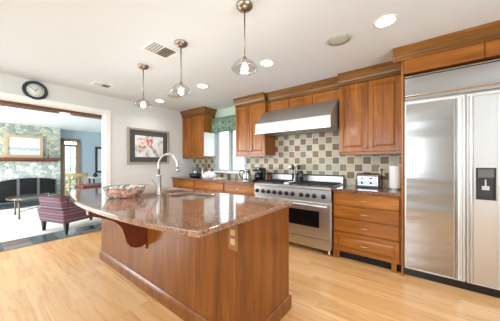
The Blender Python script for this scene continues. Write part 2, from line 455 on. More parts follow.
# casement window
win = MB(); y0, y1 = WB-0.02, WB+0.06
win.box(W0-0.035, W0+0.035, y0, y1, WZ0, WZ1).box(W1-0.035, W1+0.035, y0, y1, WZ0, WZ1).box(W0+0.035, W1-0.035, y0, y1, WZ1-0.04, WZ1+0.03)
win.box((W0+W1)/2-0.035, (W0+W1)/2+0.035, y0, y1, WZ0, WZ1-0.04)
w = struct('window_1', win, 'sash', 0.004)
sash = MB()
for a, b in ((W0+0.035, (W0+W1)/2-0.035), ((W0+W1)/2+0.035, W1-0.035)):
    sash.box(a, a+0.03, WB+0.01, WB+0.05, WZ0, WZ1-0.04).box(b-0.03, b, WB+0.01, WB+0.05, WZ0, WZ1-0.04)
    sash.box(a+0.03, b-0.03, WB+0.01, WB+0.05, WZ0, WZ0+0.05).box(a+0.03, b-0.03, WB+0.01, WB+0.05, WZ1-0.09, WZ1-0.04)
struct('window_sash', sash, 'sash', 0.003, w)
pn = MB()
for a, b in ((W0+0.065, (W0+W1)/2-0.065), ((W0+W1)/2+0.065, W1-0.065)):
    pn.box(a, b, WB+0.028, WB+0.032, WZ0+0.05, WZ1-0.09)
struct('window_pane', pn, 'pane', 0, w)
struct('window_sill', MB().box(W0-0.05, W1+0.05, WB-0.075, WB+0.06, WZ0-0.03, WZ0), 'trim', 0.004, w)
# glass panes of the unseen windows
w2 = MB().box(LX0, LX0+0.06, WF-0.08, WF-0.02, LZ0, LZ1).box(LX1-0.06, LX1, WF-0.08, WF-0.02, LZ0, LZ1)
w2.box(LX0, LX1, WF-0.08, WF-0.02, LZ0, LZ0+0.06).box(LX0, LX1, WF-0.08, WF-0.02, LZ1-0.06, LZ1).box(-7.33, -7.27, WF-0.08, WF-0.02, LZ0, LZ1)
struct('window_2', w2, 'trim')
w3 = MB()
for x in (PX0, -2.6, -1.27, PX1-0.07): w3.box(x, x+0.07, WF-0.08, WF-0.02, PB, PZ)
w3.box(PX0, PX1, WF-0.08, WF-0.02, PZ-0.07, PZ).box(PX0, PX1, WF-0.08, WF-0.02, PB, PB+0.08)
struct('window_3', w3, 'trim')

# living room glazed door
d = MB().box(LX-0.02, LX+0.05, DY0-0.02, DY0+0.07, 0, DZ).box(LX-0.02, LX+0.05, DY1-0.06, DY1+0.04, 0, DZ).box(LX-0.02, LX+0.05, DY0-0.02, DY1+0.04, DZ-0.06, DZ+0.05)
d.box(LX-0.03, LX+0.02, DY0+0.07, DY1-0.06, 1.82, 1.9)
dd = struct('door_1', d, 'walnut', 0.004)
d = MB().box(LX-0.05, LX-0.01, DY0+0.07, DY0+0.1, 0.02, 1.82).box(LX-0.05, LX-0.01, DY1-0.09, DY1-0.06, 0.02, 1.82).box(LX-0.05, LX-0.01, DY0+0.1, DY1-0.09, 0.02, 0.24)
ym = (DY0+DY1+0.01)/2
d.box(LX-0.045, LX-0.015, ym-0.014, ym+0.014, 0.24, 1.82)
for z in (0.62, 1.02, 1.42): d.box(LX-0.045, LX-0.015, DY0+0.1, DY1-0.09, z-0.014, z+0.014)
struct('door_leaf', d, 'sash', 0, dd)
struct('door_pane', MB().box(LX-0.034, LX-0.03, DY0+0.08, DY1-0.07, 0.2, 1.84), 'pane', 0, dd)

# ------------------------------------------------------------------ cabinets
def panel_mb(x0, x1, z0, z1, y, rail=0.055, th=0.02):
    """a raised panel facing -Y whose outer face lies at y"""
    m = MB()
    m.box(x0, x1, y+0.009, y+th, z0, z1)
    m.box(x0, x0+rail, y, y+0.009, z0, z1).box(x1-rail, x1, y, y+0.009, z0, z1)
    m.box(x0+rail, x1-rail, y, y+0.009, z0, z0+rail).box(x0+rail, x1-rail, y, y+0.009, z1-rail, z1)
    a, b, e, f = x0+rail+0.008, x1-rail-0.008, z0+rail+0.008, z1-rail-0.008
    s = 0.024
    if b-a > 2.5*s and f-e > 2.5*s:
        m.hexa([(a, y+0.009, e), (b, y+0.009, e), (b, y+0.009, f), (a, y+0.009, f), (a+s, y+0.001, e+s), (b-s, y+0.001, e+s), (b-s, y+0.001, f-s), (a+s, y+0.001, f-s)])
    return m
def pull(parent, xc, zc, y, w=0.1):
    m = MB()
    m.tube([(xc-w/2, y-0.026, zc), (xc-w/2+0.02, y-0.03, zc), (xc+w/2-0.02, y-0.03, zc), (xc+w/2, y-0.026, zc)], [0.005, 0.007, 0.007, 0.005], 10)
    for sx in (-1, 1): m.tube([(xc+sx*(w/2-0.012), y+0.001, zc), (xc+sx*(w/2-0.012), y-0.03, zc)], 0.005, 8)
    return put('handle', m, 'pull_metal', parent)
def knob(parent, xc, zc, y):
    m = MB().lathe([(0.006, 0), (0.005, 0.012), (0.012, 0.018), (0.014, 0.024), (0.01, 0.03), (0.0, 0.031)], (0, 0), 14)
    bmesh.ops.rotate(m.bm, verts=m.bm.verts, cent=(0, 0, 0), matrix=Matrix.Rotation(PI/2, 3, 'X'))
    bmesh.ops.translate(m.bm, verts=m.bm.verts, vec=(xc, y, zc))
    return put('knob', m, 'nickel', parent)
def door(parent, x0, x1, z0, z1, y, kx=None, kz=None, name='door'):
    o = put(name, panel_mb(x0, x1, z0, z1, y), 'cherry', parent, bevel=0.002)
    if kx is not None: knob(o, kx, kz, y)
    return o
def drawer(parent, x0, x1, z0, z1, y, panel=False):
    if panel: o = put('drawer', panel_mb(x0, x1, z0, z1, y, 0.045), 'cherry_h', parent, bevel=0.002)
    else: o = put('drawer', MB().box(x0, x1, y, y+0.02, z0, z1), 'cherry_h', parent, bevel=0.005, seg=3)
    pull(o, (x0+x1)/2, (z0+z1)/2+0.0, y)
    return o

CF = 2.93     # face plane of base cabinets
# left run under the window
for x0, x1, lab in ((WL+0.005, -3.765, 'cherry base cabinet in the corner at the left end of the window counter'),
                    (-3.76, -2.875, 'middle cherry base cabinet of the run under the kitchen window'),
                    (-2.87, -2.135, 'cherry base cabinet directly left of the range')):
    t_ = thing('base_cabinet', lab, 'cabinet', ((x0+x1)/2, 3.24, 0), 0, 'base cabinets under the window')
    put('body', MB().box(x0, x1, CF+0.02, WB-0.001, 0.1, 0.874), 'cherry', t_, bevel=0.001)
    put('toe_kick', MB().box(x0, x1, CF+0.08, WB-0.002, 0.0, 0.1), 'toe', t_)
    drawer(t_, x0+0.01, x1-0.01, 0.71, 0.85, CF)
    xm = (x0+x1)/2
    door(t_, x0+0.01, xm-0.002, 0.12, 0.695, CF, xm-0.03, 0.64)
    door(t_, xm+0.002, x1-0.01, 0.12, 0.695, CF, xm+0.03, 0.64)
# right drawer cabinet
x0, x1 = -0.862, -0.125
t_ = thing('drawer_cabinet', 'cherry cabinet of four drawers between the range and the refrigerator', 'cabinet', ((x0+x1)/2, 3.24, 0))
put('body', MB().box(x0, x1, CF+0.02, WB-0.001, 0.1, 0.874), 'cherry', t_, bevel=0.001)
put('foot', MB().box(x0+0.0, x0+0.075, CF+0.01, CF+0.06, 0, 0.1), 'cherry', t_)
put('foot', MB().box(x1-0.09, x1-0.04, CF+0.01, CF+0.06, 0, 0.1), 'cherry', t_)
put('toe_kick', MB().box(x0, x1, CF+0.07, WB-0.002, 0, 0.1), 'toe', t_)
for z0, z1, pnl in ((0.705, 0.85, False), (0.535, 0.69, False), (0.365, 0.52, False), (0.105, 0.35, True)):
    drawer(t_, x0+0.012, x1-0.012, z0, z1, CF, pnl)

def slab(name, x0, x1, lab):
    o = put(name, MB().box(x0, x1, 2.9, WB-0.013, 0.875, 0.91), 'granite_dark', bevel=0.006, seg=3)
    return tag(o, lab, 'worktop')
slab('worktop', WL+0.002, -2.13, 'brown granite worktop running under the window left of the range')
slab('worktop', -0.864, -0.122, 'short brown granite worktop holding the toaster beside the refrigerator')

# wall cabinets
UF = 3.2
def crown(mbx, x0, x1, y, z0, z1=CEIL, proj=0.065, left=False, right=False):
    h = z1-z0
    prof = [(y+0.03, z0), (y-0.006, z0), (y-0.006, z0+0.22*h), (y-0.014, z0+0.26*h), (y-0.02, z0+0.4*h), (y-0.035, z0+0.6*h), (y-proj+0.012, z0+0.8*h), (y-proj, z0+0.86*h), (y-proj, z1-0.001), (y+0.03, z1-0.001)]
    mbx.prism(prof, 'x', x0-(proj if left else 0), x1+(proj if right else 0))
def wall_cabinet(x0, x1, y, z0, z1, lab, nd=2, name='wall_cabinet', knobs=True, cright=False, cleft=False):
    t_ = thing(name, lab, 'cabinet', ((x0+x1)/2, (y+WB)/2, z0))
    put('body', MB().box(x0, x1, y+0.02, WB-0.014, z0, 2.36), 'cherry', t_, bevel=0.001)
    m = MB(); crown(m, x0, x1, y, z1+0.01, CEIL, 0.065, cleft, cright)
    if cright:
        h = CEIL-z1-0.01; z0c = z1+0.01
        m.prism([(x1-0.03, z0c), (x1+0.006, z0c), (x1+0.006, z0c+0.22*h), (x1+0.014, z0c+0.26*h), (x1+0.02, z0c+0.4*h), (x1+0.035, z0c+0.6*h), (x1+0.053, z0c+0.8*h), (x1+0.065, z0c+0.86*h), (x1+0.065, CEIL-0.001), (x1-0.03, CEIL-0.001)], 'y', y-0.006, WB-0.02)
    put('crown_molding', m, 'crown', t_)
    w = (x1-x0)/nd
    for k in range(nd):
        a, b = x0+k*w+0.004, x0+(k+1)*w-0.004
        kx = (b-0.03 if k % 2 == 0 else a+0.03) if knobs else None
        door(t_, a, b, z0+0.012, z1, y, kx, z0+0.07)
    if knobs: put('light_rail', MB().box(x0, x1, y+0.004, y+0.024, z0-0.03, z0+0.01), 'cherry_h', t_, bevel=0.004)
    return t_
wall_cabinet(WL+0.004, -3.76, UF, 1.385, 2.32, 'cherry wall cabinet hung in the corner left of the window', 2, cright=True)
wall_cabinet(-2.82, -2.118, UF, 1.385, 2.32, 'cherry wall cabinet hung between the window and the steel hood', 2)
wall_cabinet(-0.858, -0.124, UF, 1.385, 2.32, 'cherry wall cabinet hung over the toaster, beside the refrigerator', 2)
wall_cabinet(-2.112, -0.864, 3.28, 2.16, 2.32, 'shallow cherry cabinet above the steel range hood', 3, name='hood_cabinet', knobs=False)

# white board added for the bright patch on the corner wall cabinet's flank
t_ = thing('added_white_sheet', 'added white board on the side of the corner wall cabinet beside the window', 'sheet', (-3.758, 3.38, 1.62))
put('sheet', MB().box(-3.757, -3.748, 3.205, 3.545, 1.40, 1.93), 'white', t_, bevel=0.002)
put('sheet_edge', MB().box(-3.757, -3.744, 3.2, 3.205, 1.395, 1.935).box(-3.757, -3.744, 3.545, 3.547, 1.395, 1.935).box(-3.757, -3.744, 3.205, 3.545, 1.395, 1.4).box(-3.757, -3.744, 3.205, 3.545, 1.93, 1.935), 'steel_pale', t_)

# refrigerator surround
FF = 2.94
t_ = thing('refrigerator_surround', 'tall cherry surround with crown and two upper panels enclosing the refrigerator', 'cabinet', (0.5, 3.2, 0))
put('side_panel', MB().box(-0.12, -0.1, 2.9, WB-0.015, 0, 2.4), 'cherry', t_)
put('side_panel', MB().box(1.12, 1.14, 2.9, WB-0.015, 0, 2.4), 'cherry', t_)
put('upper_box', MB().box(-0.1, 1.12, 2.905, WB-0.015, 2.22, 2.4), 'cherry_h', t_)
put('upper_panel', MB().box(-0.097, 0.507, 2.885, 2.904, 2.215, 2.375), 'cherry_h', t_, bevel=0.002)
put('upper_panel', MB().box(0.513, 1.117, 2.885, 2.904, 2.215, 2.375), 'cherry_h', t_, bevel=0.002)
m = MB(); crown(m, -0.12, 1.14, 2.88, 2.36, CEIL, 0.075, True, False)
put('crown_molding', m, 'crown', t_)

# ------------------------------------------------------------------ refrigerator
t_ = thing('refrigerator', 'large built-in stainless steel side by side refrigerator with water dispenser', 'refrigerator', (0.5, 3.2, 0))
put('body', MB().box(-0.095, 1.115, FF+0.04, WB-0.016, 0.08, 2.2), 'steel_plain', t_)
put('toe_grille', MB().box(-0.095, 1.115, FF+0.03, FF+0.08, 0.0, 0.08), 'black', t_)
put('top_grille', MB().box(-0.093, 1.113, FF-0.005, FF+0.039, 1.93, 2.2).prism([(FF-0.005, 1.96), (FF-0.016, 1.975), (FF-0.016, 2.17), (FF-0.005, 2.185)], 'x', -0.093, 1.113), 'steel_fridge', t_, bevel=0.004)
def fridge_door(x0, x1, handle_side, hw=0.055):
    fr = MB(); z0, z1 = 0.085, 1.915
    r = 0.016
    fr.box(x0, x1, FF+0.012, FF+0.039, z0, z1)
    fr.box(x0, x0+r, FF-0.004, FF+0.012, z0, z1).box(x1-r, x1, FF-0.004, FF+0.012, z0, z1)
    fr.box(x0+r, x1-r, FF-0.004, FF+0.012, z0, z0+r).box(x0+r, x1-r, FF-0.004, FF+0.012, z1-0.03, z1)
    dr = put('door', fr, 'steel_pale', t_, bevel=0.003)
    hx0, hx1 = (x1-r-hw, x1-r) if handle_side > 0 else (x0+r, x0+r+hw)
    px0, px1 = (x0+r, hx0) if handle_side > 0 else (hx1, x1-r)
    return dr, px0, px1, z0+r, z1-0.03, hx0, hx1
dr, a, b, z0, z1, h0, h1 = fridge_door(-0.093, 0.386, 1, 0.06)
put('door_panel', MB().box(a+0.002, b-0.002, FF+0.002, FF+0.013, z0+0.002, z1-0.002), 'steel_fridge', dr)
put('handle', MB().prism([(FF+0.013, 0), (FF-0.03, 0), (FF-0.036, 0.012), (FF-0.03, 0.024), (FF-0.004, 0.03), (FF+0.013, 0.045)], 'z', 0, 1) if False else
    MB().prism([(h0+0.004, FF+0.013), (h0+0.012, FF-0.02), (h0+0.024, FF-0.034), (h0+0.036, FF-0.03), (h0+0.042, FF-0.006), (h1-0.002, FF-0.006), (h1, FF+0.013)], 'z', z0, z1), 'steel_pale', dr, bevel=0.002)
dr, a, b, z0, z1, h0, h1 = fridge_door(0.398, 1.113, -1, 0.03)
DX0, DX1, DZ0, DZ1 = 0.462, 0.592, 0.9, 1.2
pm = MB().box(a+0.002, DX0, FF+0.002, FF+0.013, z0+0.002, z1-0.002).box(DX1, b-0.002, FF+0.002, FF+0.013, z0+0.002, z1-0.002)
pm.box(DX0, DX1, FF+0.002, FF+0.013, z0+0.002, DZ0).box(DX0, DX1, FF+0.002, FF+0.013, DZ1, z1-0.002)
put('door_panel', pm, 'steel', dr)
put('handle', MB().prism([(h0, FF+0.013), (h0, FF-0.006), (h0+0.006, FF-0.026), (h0+0.018, FF-0.032), (h0+0.026, FF-0.02), (h1, FF+0.013)], 'z', z0, z1), 'steel_pale', dr, bevel=0.002)
put('door_strip', MB().box(0.604, 0.624, FF-0.008, FF+0.013, z0+0.002, z1-0.002), 'steel_pale', dr, bevel=0.003)
dp = put('water_dispenser', MB().box(DX0+0.001, DX1-0.001, FF+0.009, FF+0.0118, DZ0+0.002, DZ1-0.002).box(DX0, DX0+0.008, FF-0.004, FF+0.012, DZ0, DZ1).box(DX1-0.008, DX1, FF-0.004, FF+0.012, DZ0, DZ1)
    .box(DX0, DX1, FF-0.004, FF+0.012, DZ1-0.008, DZ1).box(DX0, DX1, FF-0.012, FF+0.012, DZ0, DZ0+0.012).box(DX0, DX1, FF-0.004, FF+0.012, 1.09, 1.1), 'slot', t_)
put('control_panel', MB().box(DX0+0.012, DX1-0.012, FF+0.001, FF+0.012, 1.108, 1.186), mat('dispenser_grey', (108, 104, 98), 0.4, 0.5), dp)
put('lever', MB().box(0.52, 0.53, FF-0.002, FF+0.012, 1.02, 1.09).box(0.5, 0.55, FF-0.004, FF+0.004, 0.99, 1.03), 'steel_plain', dp, bevel=0.002)

# ------------------------------------------------------------------ range hood
HX0, HX1 = -2.112, -0.882
t_ = thing('range_hood', 'wide stainless steel canopy hood over the range', 'range hood', (-1.5, 3.2, 1.7))
put('canopy', MB().prism([(WB-0.016, 2.16), (3.24, 2.16), (2.9, 1.885), (2.9, 1.72), (2.93, 1.72), (2.93, 1.75), (WB-0.016, 1.75)], 'x', HX0, HX1), 'steel_hood', t_, bevel=0.003)
put('front_lip', MB().box(HX0-0.002, HX1+0.002, 2.885, 2.9, 1.715, 1.735), 'steel_plain', t_, bevel=0.003)
for k in range(3):
    x0 = HX0+0.03+k*0.395
    m = MB().box(x0, x0+0.385, 2.96, 3.48, 1.742, 1.749)
    for j in range(9): m.box(x0+0.02+j*0.04, x0+0.04+j*0.04, 2.97, 3.47, 1.732, 1.742)
    put('filter', m, 'steel_plain', t_)

# ------------------------------------------------------------------ range
RX0, RX1, RF = -2.122, -0.872, 2.885
t_ = thing('range', 'wide stainless steel professional gas range with a row of black knobs', 'range', (-1.5, 3.2, 0))
put('body', MB().box(RX0, RX1, RF+0.03, WB-0.014, 0.1, 0.9), 'steel_plain', t_)
put('cooktop', MB().box(RX0, RX1, RF+0.06, 3.48, 0.9, 0.918), 'steel', t_, bevel=0.003)
cp = put('control_panel', MB().prism([(RF+0.06, 0.918), (RF+0.02, 0.915), (RF-0.004, 0.893), (RF, 0.87), (RF+0.004, 0.72), (RF+0.06, 0.72)], 'x', RX0, RX1), 'steel', t_, bevel=0.002)
for kx in (-2.062, -1.944, -1.84, -1.735, -1.63, -1.525, -1.425, -1.291, -1.195, -1.1, -0.974):
    m = MB().lathe([(0.033, 0), (0.033, 0.004), (0.027, 0.006), (0.025, 0.03), (0.022, 0.034), (0.0, 0.034)], (0, 0), 20)
    m.box(-0.005, 0.005, -0.024, 0.024, 0.03, 0.042)
    bmesh.ops.rotate(m.bm, verts=m.bm.verts, cent=(0, 0, 0), matrix=Matrix.Rotation(PI/2, 3, 'X'))
    bmesh.ops.translate(m.bm, verts=m.bm.verts, vec=(kx, RF+0.004, 0.79))
    put('knob', m, 'black', cp)
def oven(x0, x1, w0, w1):
    dr = put('oven_door', MB().box(x0, x1, RF+0.0, RF+0.029, 0.215, 0.7), 'steel', t_, bevel=0.006)
    put('oven_window', MB().box(w0, w1, RF-0.003, RF+0.001, 0.36, 0.585), 'dark_glass', dr)
    m = MB().tube([(x0+0.03, RF-0.05, 0.665), (x1-0.03, RF-0.05, 0.665)], 0.013, 14)
    for x in (x0+0.06, x1-0.06): m.tube([(x, RF+0.001, 0.665), (x, RF-0.05, 0.665)], 0.01, 10)
    put('handle', m, 'steel_pale', dr)
oven(-1.745, RX1-0.008, -1.58, -1.03)
oven(RX0+0.008, -1.753, -2.06, -1.81)
put('kick_panel', MB().box(RX0+0.004, RX1-0.004, RF+0.004, RF+0.03, 0.075, 0.205), 'steel', t_, bevel=0.003)
for lx in (RX0+0.05, RX1-0.05):
    put('leg', MB().lathe([(0.022, 0), (0.022, 0.02), (0.016, 0.03), (0.016, 0.1)], (lx, RF+0.07), 14), 'steel_plain', t_)
    put('leg', MB().lathe([(0.022, 0), (0.022, 0.02), (0.016, 0.03), (0.016, 0.1)], (lx, 3.45), 14), 'steel_plain', t_)
put('backguard', MB().box(RX0, RX1, 3.47, WB-0.014, 0.9, 1.035), 'steel', t_, bevel=0.002)
put('backguard_shelf', MB().box(RX0, RX1, 3.42, WB-0.014, 1.035, 1.052), 'black', t_, bevel=0.003)
def grate(x0, x1):
    m = MB(); y0, y1 = RF+0.08, 3.46
    for x in (x0, x1-0.014): m.box(x, x+0.014, y0, y1, 0.93, 0.944)
    for k in range(5):
        y = y0+(y1-y0-0.014)*k/4; m.box(x0+0.014, x1-0.014, y, y+0.014, 0.93, 0.944)
    n = 3
    for k in range(1, n): 
        x = x0+(x1-x0)*k/n; m.box(x-0.006, x+0.006, y0, y1, 0.931, 0.946)
    for x in (x0+0.002, x1-0.014):
        for y in (y0, y1-0.014): m.box(x, x+0.012, y, y+0.012, 0.917, 0.931)
    put('grate', m, 'iron', t_)
    for y in (y0+0.14, y1-0.14):
        put('burner', MB().lathe([(0.055, 0.917), (0.055, 0.923), (0.035, 0.926), (0.033, 0.929), (0, 0.9295)], ((x0+x1)/2, y), 20), 'black', t_)
grate(RX0+0.03, RX0+0.33); grate(RX0+0.335, RX0+0.49)
grate(RX1-0.33, RX1-0.03); grate(RX1-0.65, RX1-0.335)
put('griddle', MB().box(RX0+0.5, RX1-0.66, RF+0.09, 3.45, 0.918, 0.945), 'steel_plain', t_, bevel=0.006)

# ------------------------------------------------------------------ island
ix0, ix1, iy0, iy1 = -3.25, -0.862, 1.05, 1.675
t_ = thing('kitchen_island', 'cherry kitchen island with polished pink granite top, seen in the foreground', 'kitchen island', (-2.06, 1.35, 0))
bd = put('body', MB().box(ix0, ix1, iy0, iy0+0.02, 0.0, 0.874).box(ix0, ix1, iy1-0.02, iy1, 0.0, 0.874).box(ix0, ix0+0.02, iy0+0.02, iy1-0.02, 0.0, 0.874).box(ix1-0.02, ix1, iy0+0.02, iy1-0.02, 0.0, 0.874), 'island', t_, bevel=0.002)
bb = MB(); pr = [(0, 0), (-0.018, 0), (-0.018, 0.085), (-0.012, 0.1), (-0.004, 0.112), (0, 0.112)]
bb.prism([(iy0+a, z) for a, z in pr], 'x', ix0-0.018, ix1+0.018)
bb.prism([(iy1-a, z) for a, z in pr], 'x', ix0-0.018, ix1+0.018)
bb.prism([(ix1-a, z) for a, z in pr], 'y', iy0, iy1).prism([(ix0+a, z) for a, z in pr], 'y', iy0, iy1)
put('baseboard', bb, 'island', t_)
# curved granite top with sink cut-outs
def loop_rect(x0, x1, y0, y1, r=0.05, n=5):
    out = []
    for cx_, cy_, a0 in ((x1-r, y1-r, 0), (x0+r, y1-r, PI/2), (x0+r, y0+r, PI), (x1-r, y0+r, 1.5*PI)):
        for k in range(n+1):
            a = a0+PI/2*k/n; out.append((cx_+r*math.cos(a), cy_+r*math.sin(a)))
    return out
FRONT = [(-3.355, 0.765), (-3.1, 0.692), (-2.775, 0.627), (-2.46, 0.583), (-2.2, 0.562), (-1.95, 0.558), (-1.654, 0.57), (-1.436, 0.588), (-1.26, 0.608), (-1.1, 0.633), (-0.97, 0.66), (-0.845, 0.69)]
def arc_front(n=4):
    P = FRONT; out = []
    for i in range(len(P)-1):
        p0, p1, p2, p3 = P[max(i-1, 0)], P[i], P[i+1], P[min(i+2, len(P)-1)]
        for k in range(n):
            u = k/n
            out.append(tuple(0.5*(2*b+(c-a)*u+(2*a-5*b+4*c-d)*u*u+(3*b-a-3*c+d)*u**3) for a, b, c, d in zip(p0, p1, p2, p3)))
    return out+[P[-1]]
outer = arc_front() + [(-0.843, 1.712), (-3.37, 1.712)]
SA = loop_rect(-2.04, -1.61, 1.215, 1.585, 0.09); SB = loop_rect(-2.37, -2.10, 1.37, 1.63, 0.06)
bm = bmesh.new(); edges = []
for lp in (outer, SA, SB):
    vs = [bm.verts.new((x, y, 0.91)) for x, y in lp]
    edges += [bm.edges.new((vs[i], vs[(i+1) % len(vs)])) for i in range(len(vs))]
bmesh.ops.triangle_fill(bm, use_beauty=True, edges=edges)
r = bmesh.ops.extrude_face_region(bm, geom=list(bm.faces))
bmesh.ops.translate(bm, verts=[v for v in r['geom'] if isinstance(v, bmesh.types.BMVert)], vec=(0, 0, -0.035))
mb = MB(); mb.bm.free(); mb.bm = bm
put('countertop', mb, 'granite', t_, bevel=0.006, seg=3)
def bowl(lp, depth, c):
    m = MB(); rings = []
    for s, z in ((1.02, 0.874), (1.0, 0.872), (0.97, 0.874-depth+0.03), (0.9, 0.874-depth), (0.1, 0.874-depth-0.004)):
        rings.append([(c[0]+(x-c[0])*s, c[1]+(y-c[1])*s, z) for x, y in lp])
    m.loft(rings, False); m.bm.faces.new([v for v in list(m.bm.verts)[-len(lp):]])
    return m
sk = put('sink', bowl(SA, 0.18, (-1.825, 1.4)), 'sink_steel', t_)
put('drain', MB().lathe([(0.04, 0.69), (0.04, 0.694), (0.03, 0.695), (0, 0.692)], (-1.825, 1.4), 18), 'chrome', sk)
put('prep_sink', bowl(SB, 0.12, (-2.235, 1.5)), 'sink_steel', t_)
# corbel under the overhang
cpf = [(1.049, 0.874), (0.58, 0.874), (0.58, 0.825), (0.62, 0.805), (0.665, 0.788), (0.71, 0.767), (0.756, 0.742), (0.798, 0.708), (0.828, 0.667), (0.849, 0.599), (0.87, 0.521), (0.905, 0.474), (0.949, 0.451), (1.0, 0.445), (1.049, 0.47)]
for cxx_, first in ((-2.13, True),):
    cb = put('corbel', MB().prism(cpf, 'x', cxx_, cxx_+0.06, smooth=False), 'corbel', t_, bevel=0.003)
    put('corbel_plate', MB().box(cxx_-0.012, cxx_+0.075, 1.034, 1.049, 0.42, 0.874), 'corbel', cb)
ot = put('outlet_plate', MB().box(-0.982, -0.9, 1.043, 1.0495, 0.68, 0.845), 'tan_plastic', t_, bevel=0.002)
for z in (0.795, 0.735):
    rc = put('receptacle', MB().box(-0.961, -0.921, 1.039, 1.0435, z-0.02, z+0.02), 'tan_receptacle', ot, bevel=0.003)

# faucet
t_ = thing('faucet', 'tall brushed nickel gooseneck faucet beside the island sink', 'faucet', (-2.15, 1.222, 0.91))
bx, by = -2.15, 1.222
put('base', MB().lathe([(0.034, 0.9105), (0.034, 0.918), (0.026, 0.93), (0.022, 0.98), (0.024, 1.0), (0.024, 1.10), (0.027, 1.11), (0.027, 1.12), (0.018, 1.13), (0.0, 1.131)], (bx, by), 20), 'nickel', t_)
pts = [(bx, by, 1.12), (bx, by, 1.2)]
dxy = Vector((0.26, 0.05))
for k in range(13):
    a = PI*k/12
    pts.append((bx+dxy.x*(1-math.cos(a))/2, by+dxy.y*(1-math.cos(a))/2, 1.215+0.12*math.sin(a)))
pts.append((bx+dxy.x, by+dxy.y, 1.18))
put('spout', MB().tube(pts, 0.0125, 14), 'nickel', t_)
put('spray_head', MB().lathe([(0.013, 1.19), (0.015, 1.185), (0.018, 1.16), (0.014, 1.155)], (bx+dxy.x, by+dxy.y), 16), 'nickel', t_)
put('lever', MB().tube([(bx-0.02, by, 0.995), (bx-0.055, by-0.01, 1.0), (bx-0.09, by-0.03, 1.06)], [0.013, 0.012, 0.009], 10), 'nickel', t_)
put('soap_pump', MB().lathe([(0.018, 0.9105), (0.015, 0.93), (0.008, 0.94), (0.008, 0.975), (0.0, 0.976)], (bx-0.14, by+0.03), 14).tube([(bx-0.14, by+0.03, 0.97), (bx-0.1, by+0.04, 0.975)], 0.005, 8), 'nickel', t_) if False else None

# mosaic bowl
t_ = thing('mosaic_bowl', 'round glass mosaic bowl with coral patches on the island top', 'bowl', (-2.30, 0.95, 0.91))
c = (-2.30, 0.95)
put('bowl', MB().lathe([(0.0, 0.9105), (0.125, 0.9105), (0.142, 0.918), (0.166, 0.955), (0.184, 1.0), (0.188, 1.01), (0.181, 1.007), (0.16, 0.96), (0.13, 0.926), (0.0, 0.92)], c, 36, cap=False), 'mosaic', t_)
put('rim', MB().lathe([(0.185, 1.0), (0.193, 1.007), (0.191, 1.015), (0.182, 1.013), (0.18, 1.003), (0.185, 1.0)], c, 36, cap=False), 'jar_glass', t_)

# ------------------------------------------------------------------ counter things, right
t_ = thing('toaster', 'four slice chrome toaster on the right counter', 'toaster', (-0.5, 3.36, 0.91))
tx0, tx1, ty0, ty1 = -0.645, -0.385, 3.27, 3.45
put('base', MB().box(tx0-0.008, tx1+0.012, ty0-0.006, ty1+0.006, 0.912, 0.935), 'black', t_, bevel=0.006)
sh = MB(); prof = []
for y, z in ((ty0, 0.935), (ty0, 1.06), (ty0+0.012, 1.085), (ty0+0.035, 1.098), (ty1-0.035, 1.098), (ty1-0.012, 1.085), (ty1, 1.06), (ty1, 0.935)): prof.append((y, z))
put('shell', sh.prism(prof, 'x', tx0+0.012, tx1-0.012), 'chrome_grey', t_, bevel=0.004)
put('end_cap', MB().prism(prof, 'x', tx0, tx0+0.013), 'black', t_, bevel=0.004)
put('end_cap', MB().prism(prof, 'x', tx1-0.013, tx1), 'steel_plain', t_, bevel=0.004)
for y in (ty0+0.045, ty0+0.105):
    put('slot', MB().box(tx0+0.03, tx1-0.03, y, y+0.03, 1.096, 1.1), 'slot', t_)
put('lever', MB().box(tx0+0.05, tx0+0.085, ty0-0.018, ty0+0.002, 1.03, 1.045), 'black', t_, bevel=0.003)
put('lever', MB().box(tx0+0.16, tx0+0.195, ty0-0.018, ty0+0.002, 1.03, 1.045), 'black', t_, bevel=0.003)
for x in (tx0+0.067, tx0+0.177):
    m = MB().lathe([(0.014, 0), (0.012, 0.014), (0, 0.015)], (0, 0), 14)
    bmesh.ops.rotate(m.bm, verts=m.bm.verts, cent=(0, 0, 0), matrix=Matrix.Rotation(PI/2, 3, 'X'))
    bmesh.ops.translate(m.bm, verts=m.bm.verts, vec=(x, ty0, 0.975)); put('dial', m, 'black', t_)
t_ = thing('power_outlet', 'pale outlet plate with a black plug on the tiles above the toaster', 'outlet', (-0.37, WB-0.012, 1.12))
put('plate', MB().box(-0.41, -0.335, WB-0.018, WB-0.0125, 1.06, 1.18), 'light_tan', t_, bevel=0.002)
put('plug', MB().box(-0.39, -0.355, WB-0.055, WB-0.0175, 1.13, 1.165), 'black', t_, bevel=0.006)
put('plug_cord', MB().tube([(-0.372, WB-0.05, 1.14), (-0.37, WB-0.07, 1.08), (-0.36, WB-0.06, 0.99), (-0.365, WB-0.05, 0.918)], 0.005, 8), 'black', t_)
t_ = thing('paper_towel_roll', 'white roll of paper towel upright on its holder beside the refrigerator', 'paper towel', (-0.21, 3.3, 0.91))
px, py = -0.2, 3.3
put('holder_base', MB().lathe([(0.07, 0.9105), (0.07, 0.92), (0.065, 0.924), (0, 0.925)], (px, py), 28), 'steel_plain', t_)
put('post', MB().lathe([(0.006, 0.924), (0.006, 1.235), (0.012, 1.24), (0.0, 1.25)], (px, py), 12), 'steel_plain', t_)
put('roll', MB().lathe([(0.02, 0.927), (0.06, 0.927), (0.062, 0.935), (0.062, 1.205), (0.06, 1.21), (0.02, 1.21), (0.019, 0.927)], (px, py), 32, cap=False), 'paper', t_)

